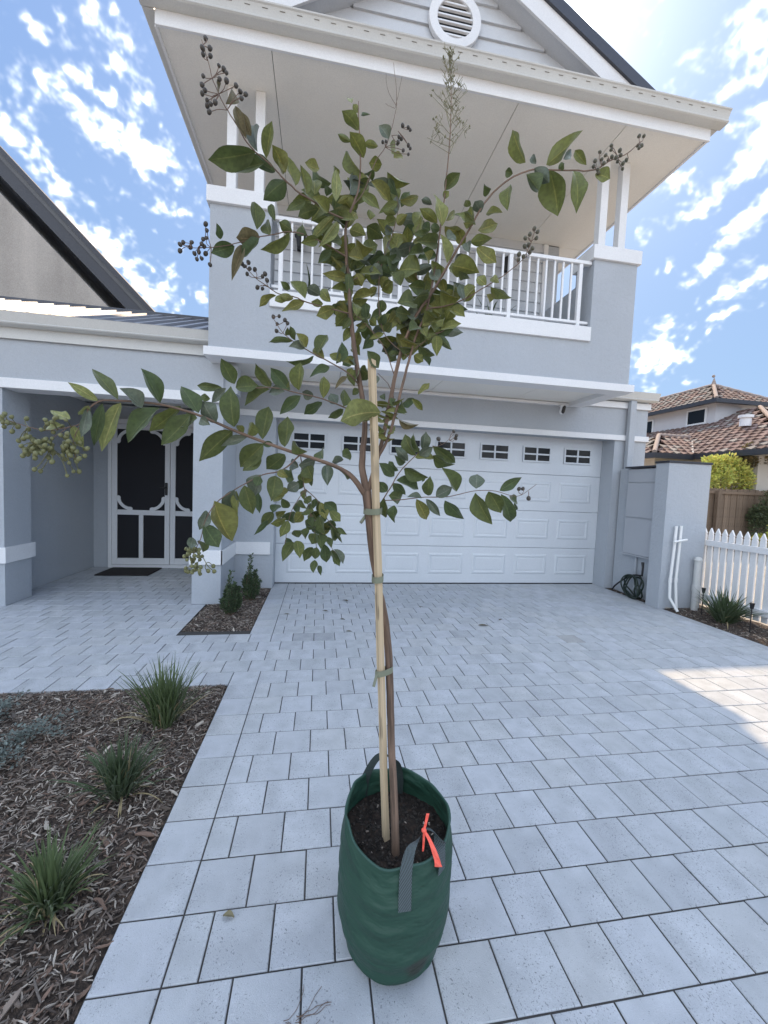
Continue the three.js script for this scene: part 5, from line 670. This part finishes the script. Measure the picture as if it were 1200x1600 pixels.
{
  // a few blade shapes of unit length along +z, unit half width, curled differently
  const blade = (curl, fold, twist, wave) => {
    const S = 10, C = [-1, -0.55, 0, 0.55, 1], rows = [], l = [], uv = [];
    for (let k = 0; k <= S; k++) { const t = k / S, w = 0.52 * Math.pow(Math.sin(Math.PI * Math.pow(t, 0.88)), 0.85) * (1 - 0.32 * smooth(0.72, 0.98, t)) + (k === S ? 0.002 : 0.014), yb = curl * (t * (1 - t)) * 1.2 - curl * 0.25 * t * t, tw = twist * (t - 0.3); rows.push(C.map((c) => { const x = c * w, y = Math.abs(c) * w * fold + wave * w * Math.sin(t * 9 + c * 1.5) * Math.abs(c); return [x * Math.cos(tw) - y * Math.sin(tw), yb + x * Math.sin(tw) + y * Math.cos(tw), t, 0.5 + c * 0.5, t]; })); }
    const put = (v) => { l.push(v); uv.push(v[3], v[4]); };
    for (let k = 0; k < S; k++) for (let c = 0; c < 4; c++) { const a = rows[k][c], b = rows[k][c + 1], d = rows[k + 1][c + 1], e = rows[k + 1][c]; [a, e, d, a, d, b].forEach(put); }
    const g = tris(l, uv); // smooth normals over the blade
    const p = g.attributes.position, nn = g.attributes.normal, acc = {}; for (let i = 0; i < p.count; i++) { const k = [p.getX(i), p.getY(i), p.getZ(i)].map((v) => v.toFixed(4)).join(); (acc[k] ??= V(0, 0, 0)).add(V(nn.getX(i), nn.getY(i), nn.getZ(i))); } for (let i = 0; i < p.count; i++) { const k = [p.getX(i), p.getY(i), p.getZ(i)].map((v) => v.toFixed(4)).join(), v = acc[k].clone().normalize(); nn.setXYZ(i, v.x, v.y, v.z); } return g;
  };
  const shapes = [blade(0.14, 0.28, 0.2, 0.10), blade(0.3, 0.4, -0.4, 0.12), blade(-0.18, 0.25, 0.5, 0.14), blade(0.08, 0.6, 0.1, 0.08), blade(0.42, 0.3, 0.6, 0.14), blade(-0.28, 0.45, -0.5, 0.14), blade(0.2, 0.75, 0.3, 0.06)];
  const nearZ = (x, y) => { let best = 1e9, z = 4.4; for (const b of BR) { const d = (b[0] - x) ** 2 + (b[1] - y) ** 2; if (d < best) { best = d; z = b[2]; } } return z; };
  const all = [], K = { d: 'deep', m: 'mid', p: 'pale', w: 'wax', b: 'brown' };
  const put = (bx, by, tx, ty, w, kind, zoff = 0) => {
    const mx = (bx + tx) / 2, my = (by + ty) / 2; if (all.some((q) => Math.hypot(q.mx - mx, q.my - my) < 5 && zoff === 0)) return;
    const z = nearZ(bx, by) + zoff + rr(-0.008, 0.008), B = atZ(bx, by, z), T = atZ(tx, ty, z + rr(-0.035, 0.035)), len = B.distanceTo(T), mid = B.clone().add(T).multiplyScalar(0.5);
    const dz = T.clone().sub(B).divideScalar(len), see = EYE.clone().sub(mid).normalize(); let nrm = see.clone().addScaledVector(dz, -see.dot(dz)).normalize(); const roll = rr(-0.85, 0.85); nrm.applyAxisAngle(dz, roll); if (nrm.y < -0.25 && rnd() < 0.5) nrm.negate();
    const wid = w * mid.clone().sub(EYE).dot(fwd) / FOCAL / Math.max(0.68, Math.cos(roll)) * 0.9, xs = nrm.clone().cross(dz).normalize();
    const m = new THREE.Matrix4().makeBasis(xs.multiplyScalar(wid), nrm.clone().multiplyScalar((len + wid) * 0.5), dz.clone().multiplyScalar(len)).setPosition(B);
    all.push({ mx, my, m, B, size: len * wid, kind });
  };
  for (const [x0, y0, s, def, ...ls] of LEAVES) for (const [a, b, c, d, w, k, zo = 0] of ls) put(x0 + a / s, y0 + b / s, x0 + c / s, y0 + d / s, w / s, K[k ?? def], zo);
  // further leaves inside the crown and behind the traced ones
  const inner = BR.filter(([x, y]) => x > 480 && x < 740 && y > 290 && y < 560 && !(y > 440 && x < 535));
  for (let i = 0; i < 190; i++) { const b = pick(inner), a = rr(0, 6.28), L = rr(24, 42); put(b[0] + rr(-6, 6), b[1] + rr(-5, 5), b[0] + Math.cos(a) * L, b[1] + Math.sin(a) * L * 0.8 - 6, rr(13, 20), pick(['deep', 'mid', 'mid', 'mid', 'wax']), rr(-0.14, -0.005)); }
  const low = BR.filter(([x, y]) => x > 400 && x < 530 && y > 735 && y < 880); for (let i = 0; i < 26; i++) { const b = pick(low), a = rr(0.4, 2.8), L = rr(14, 24); put(b[0], b[1], b[0] + Math.cos(a) * L, b[1] + Math.sin(a) * L, rr(10, 15), pick(['deep', 'deep', 'mid']), rr(-0.07, 0.02)); }
  for (let i = 0; i < 22; i++) { const y = rr(632, 690); put(600 + rr(-6, 8), y, 600 + rr(-34, 36), y + rr(-14, 14), rr(5, 9), pick(['pale', 'mid', 'mid']), rr(0, 0.02)); } // young shoots at the fork
  all.sort((a, b) => b.size - a.size); const rest = {}, origin = zero(tree);
  all.forEach((q, i) => {
    const g = pick(shapes), mt = pick(LEAF[q.kind]);
    if (i < 300) { const m = new THREE.Mesh(g, mt); m.name = i ? 'leaf_' + String(i).padStart(3, '0') : 'leaf'; q.m.decompose(m.position, m.quaternion, m.scale); m.position.sub(origin); m.castShadow = m.receiveShadow = true; tree.add(m); }
    else { const c = g.clone().applyMatrix4(q.m); (rest[mt.uuid] ??= [mt, []])[1].push(c); }
  });
  for (const [mt, l] of Object.values(rest)) { const p = part(tree, numbered('small_leaves'), merge(l), mt); p.userData.kind = 'stuff'; }
}
// seed capsules on their stalks, one cluster a part
{
  const darkCap = [mat({ color: lin(0.05, 0.042, 0.032), roughness: 0.5 }), mat({ color: lin(0.085, 0.08, 0.05), roughness: 0.5 })], greenCap = mat({ color: lin(0.15, 0.155, 0.065), roughness: 0.5 });
  const cap0 = (r) => { const g = new THREE.SphereGeometry(r, 8, 7); const p = g.attributes.position; for (let i = 0; i < p.count; i++) { const a = Math.atan2(p.getZ(i), p.getX(i)), k = 1 + 0.09 * Math.cos(a * 3); p.setXYZ(i, p.getX(i) * k, p.getY(i) * 1.18, p.getZ(i) * k); } g.computeVertexNormals(); return g; };
  const cluster = (name, mats, z, stem, pts, r, stalkM = twig) => {
    const caps = [], st = []; for (const [x, y] of pts) { const zz = z + rr(-0.03, 0.03), P = atZ(x, y, zz); const near = stem.reduce((b, s) => Math.hypot(s[0] - x, s[1] - y - 4) < Math.hypot(b[0] - x, b[1] - y - 4) ? s : b), A = atZ(near[0], near[1], z); caps.push(cap0(r * rr(0.85, 1.12)).rotateZ(rr(-0.6, 0.6)).rotateX(rr(-0.5, 0.5)).translate(P.x, P.y, P.z)); st.push(tube(curve([A, A.clone().lerp(P, 0.5).add(V(rr(-0.006, 0.006), rr(-0.006, 0.006), 0)), P], 5), 0.0009, 4)); }
    const c = part(tree, name, merge(caps), mats); c.userData.kind = 'stuff'; const s = part(tree, 'stalks', merge(st), stalkM); s.userData.kind = 'stuff';
  };
  const c6 = (x, y) => [270 + x / 4, 40 + y / 4];
  cluster('seed_capsules', darkCap[0], 4.48, [[355, 172], [342, 147], [332, 122], [325, 95], [317, 70]], [[205, 80], [185, 140], [232, 142], [190, 180], [235, 190], [288, 250], [318, 272], [335, 295], [292, 335], [335, 345], [190, 315], [183, 370], [200, 405], [183, 425], [215, 470], [237, 490], [265, 480], [228, 540], [215, 500], [395, 375], [422, 412], [456, 430], [430, 455]].map((p) => c6(...p)), 0.0050);
  cluster('seed_capsules', darkCap[0], 4.45, [[330, 387], [312, 386], [298, 384]], [[205, 1240], [212, 1280], [65, 1355], [45, 1368], [45, 1408], [118, 1355], [110, 1385], [190, 1335], [210, 1328], [180, 1365], [195, 1380], [135, 1425], [162, 1415], [150, 1460], [180, 1455], [205, 1425], [232, 1495]].map((p) => c6(...p)), 0.0050);
  cluster('seed_capsules', darkCap[0], 4.43, [[420, 449], [399, 434], [385, 418]], [[378, 412], [388, 410], [382, 416], [398, 421], [386, 428], [390, 420], [410, 432], [414, 428], [417, 438], [402, 449], [410, 451]], 0.0049);
  cluster('seed_capsules', darkCap[0], 4.44, [[442, 520], [434, 508], [428, 496]], [[427, 495], [436, 494], [445, 500], [449, 505], [433, 506], [432, 517]], 0.0047);
  cluster('seed_capsules', darkCap[1], 4.475, [[930, 265], [940, 259], [952, 252], [966, 246], [980, 240], [1000, 222]], [[790, 230], [760, 285], [750, 320], [775, 340], [780, 360], [800, 275], [825, 250], [815, 300], [862, 190], [860, 215], [865, 260], [890, 265], [915, 220], [920, 250], [900, 290], [935, 300], [955, 280], [932, 335], [840, 280], [1035, 130], [1065, 130], [1025, 190], [1050, 190], [1035, 205]].map(([x, y]) => [740 + x / 4, 180 + y / 4]), 0.0047);
  cluster('seed_capsules', darkCap[1], 4.45, [[810, 412], [822, 397], [830, 378], [835, 362]], [[835, 357], [840, 362], [838, 372], [828, 366], [821, 372], [820, 385], [832, 388], [828, 394], [811, 397], [810, 406], [818, 401], [826, 383]], 0.0054);
  cluster('seed_capsules', darkCap[0], 4.32, [[602, 230], [612, 212], [622, 205], [630, 200]], [[598, 222], [603, 221], [629, 196], [638, 199], [641, 203], [623, 214], [627, 217], [638, 227], [641, 232], [630, 235], [638, 241], [622, 222], [621, 225]], 0.0047);
  cluster('seed_capsules', darkCap[0], 4.55, [[800, 773], [815, 773], [826, 768]], [[811, 764], [817, 763.5], [826, 778.5]], 0.0052);
  cluster('seed_capsules', darkCap[0], 4.47, [[662, 700], [690, 695], [702, 688]], [[709, 674], [713, 681], [712, 685], [685, 686]], 0.0052); side([662, 700, 4.47, 0.8], [690, 695, 4.47, 0.7], [710, 678, 4.47, 0.5]);
  // green capsules drooping at the end of the long left branch
  const stem = [[138, 638], [128, 660], [112, 668], [90, 672], [70, 672], [45, 668], [25, 662], [105, 690], [60, 690], [80, 700]]; side([138, 638, 4.60, 1.5], [128, 660, 4.60, 1.2], [105, 668, 4.60, 1.0], [70, 672, 4.60, 0.9], [35, 664, 4.60, 0.8], [8, 655, 4.60, 0.6]); side([128, 660, 4.60, 0.9], [115, 690, 4.60, 0.8], [118, 715, 4.60, 0.6]); side([105, 668, 4.60, 0.9], [75, 690, 4.60, 0.7], [60, 705, 4.60, 0.5]);
  const gp = [[20, 545], [45, 520], [110, 548], [30, 600], [70, 600], [40, 640], [250, 565], [170, 640], [115, 685], [265, 665], [245, 720], [175, 772], [200, 820], [230, 850], [265, 905], [330, 935], [325, 1040], [380, 1058], [455, 930], [490, 970], [500, 890], [630, 1100], [690, 1060], [742, 1060], [650, 980], [610, 945], [600, 840], [640, 870], [800, 850], [795, 915], [820, 845], [15, 575]].map(([x, y]) => [x / 6, 560 + y / 6]); for (let i = 0; i < 46; i++) gp.push([rr(36, 82), rr(682, 712)]); for (let i = 0; i < 22; i++) gp.push([rr(96, 128), rr(688, 722)]); for (let i = 0; i < 14; i++) gp.push([rr(64, 110), rr(652, 685)]);
  cluster('green_seed_capsules', greenCap, 4.60, stem, gp, 0.0043, twigGreen);
  const g2 = [[230, 1180], [250, 1240], [210, 1270], [240, 1310], [300, 1310], [230, 1440], [300, 1460], [260, 1450], [340, 1420], [330, 1260], [380, 1230], [350, 1190], [490, 1440], [550, 1385], [560, 1445], [395, 1475], [290, 1210], [350, 1360], [270, 1240], [310, 1440]].map(([x, y]) => [260 + x / 7.5, 700 + y / 7.5]); for (let i = 0; i < 16; i++) g2.push([rr(290, 316), rr(852, 896)]);
  cluster('green_seed_capsules', greenCap, 4.58, [[312, 845], [306, 862], [300, 875], [310, 885], [322, 880]], g2, 0.0043, twigGreen);
  // bare open panicle at the top
  const tw = [], tips = []; const grow = (x, y, dx, dy, d) => { const x1 = x + dx, y1 = y + dy, z = 4.37; tw.push(tube([atZ(x, y, z), atZ((x + x1) / 2 + rr(-1, 1), (y + y1) / 2, z + rr(-0.006, 0.006)), atZ(x1, y1, z + rr(-0.01, 0.01))], [0.0011, 0.0009, 0.0007].map((r) => r * (d ? 0.8 : 1)), 4)); tips.push([x1, y1]); if (d < 2) for (let k = 0; k < 2; k++) grow(lerp(x, x1, rr(0.4, 1)), lerp(y, y1, rr(0.4, 1)), rr(-9, 9), -rr(4, 13), d + 1); };
  for (let y = 240; y > 95; y -= 10) for (const s of [-1, 1]) grow(lerp(703, 704, (240 - y) / 145), y, s * rr(6, 36) * smooth(70, 200, y), -rr(14, 34), 0);
  const sh = part(tree, 'bare_panicle', merge(tw), mat({ color: lin(0.23, 0.215, 0.13), roughness: 0.8 })); sh.userData.kind = 'stuff'; cluster('small_seed_capsules', mat({ color: lin(0.17, 0.165, 0.09), roughness: 0.6 }), 4.37, tips.filter((_, i) => i % 2 === 0), tips.filter((_, i) => i % 6 === 0), 0.0026, twigGreen);
}
{ // soft ties round trunk and stake
  const tm = mat({ color: lin(0.20, 0.215, 0.15), roughness: 0.8, bumpMap: stuccoBump, bumpScale: 0.001 });
  const on = (y, t) => stakeLow.clone().lerp(stakeTop, t);
  [[798, 577, 4.41, 584, 'topmost soft green tie round trunk and stake', true], [903, 589, 4.40, 587, 'middle soft green tie where trunk passes behind stake', false], [1049, 605, 4.415, 591, 'lowest soft green tie round trunk and stake', true]].forEach(([y, tx, tz, sx, label, tail]) => {
    const t = (stakeLow.y - atZ(sx, y, 4.43).y) / (stakeLow.y - stakeTop.y), S = stakeLow.clone().lerp(stakeTop, t), T = atZ(tx, y, tz), c = S.clone().add(T).multiplyScalar(0.5), ax = T.clone().sub(S).setY(0), L = ax.length(); const u = L > 0.004 ? ax.clone().divideScalar(L) : V(0, 0, -1), v = V(-u.z, 0, u.x), l = [], ring = []; const hw = 0.0085, rx = L / 2 + 0.0155, rz = 0.0150;
    for (let k = 0; k <= 28; k++) { const a = k / 28 * 6.2832, ca = Math.cos(a), sa = Math.sin(a), sx2 = Math.sign(ca) * Math.pow(Math.abs(ca), 0.7), sz2 = Math.sign(sa) * Math.pow(Math.abs(sa), 0.7); ring.push(c.clone().addScaledVector(u, sx2 * rx).addScaledVector(v, sz2 * rz).add(V(0, 0.003 * Math.sin(a), 0))); }
    for (let k = 0; k < 28; k++) { const o = (p, r, y2) => { const d = p.clone().sub(c).setY(0).normalize(); return p.clone().addScaledVector(d, r).add(V(0, y2, 0)); }; const a = ring[k], b = ring[k + 1]; l.push(...quad(o(a, 0.001, -hw), o(b, 0.001, -hw), o(b, 0.001, hw), o(a, 0.001, hw)), ...quad(o(a, 0.001, hw), o(b, 0.001, hw), o(b, -0.001, hw), o(a, -0.001, hw)), ...quad(o(a, -0.001, -hw), o(b, -0.001, -hw), o(b, 0.001, -hw), o(a, 0.001, -hw))); }
    const g = thing('tree_tie', label, 'tie', [c.x, c.y, c.z], 'ties on the stake'); part(g, 'band', tris(l), tm); if (tail) { const e = ring[y < 900 ? 4 : 14].clone(), q = y < 900 ? V(-0.028, -0.038, 0.014) : V(-0.010, -0.03, 0.012); part(g, 'loose_tail', tube([e, e.clone().addScaledVector(q, 0.5), e.clone().add(q)], 0.0045, 6), tm); }
  });
}
show(scene);
const renderer = new THREE.WebGLRenderer({ antialias: true });
renderer.toneMapping = THREE.LinearToneMapping; renderer.toneMappingExposure = EXPOSURE; renderer.shadowMap.enabled = true;
renderer.render(scene, camera);
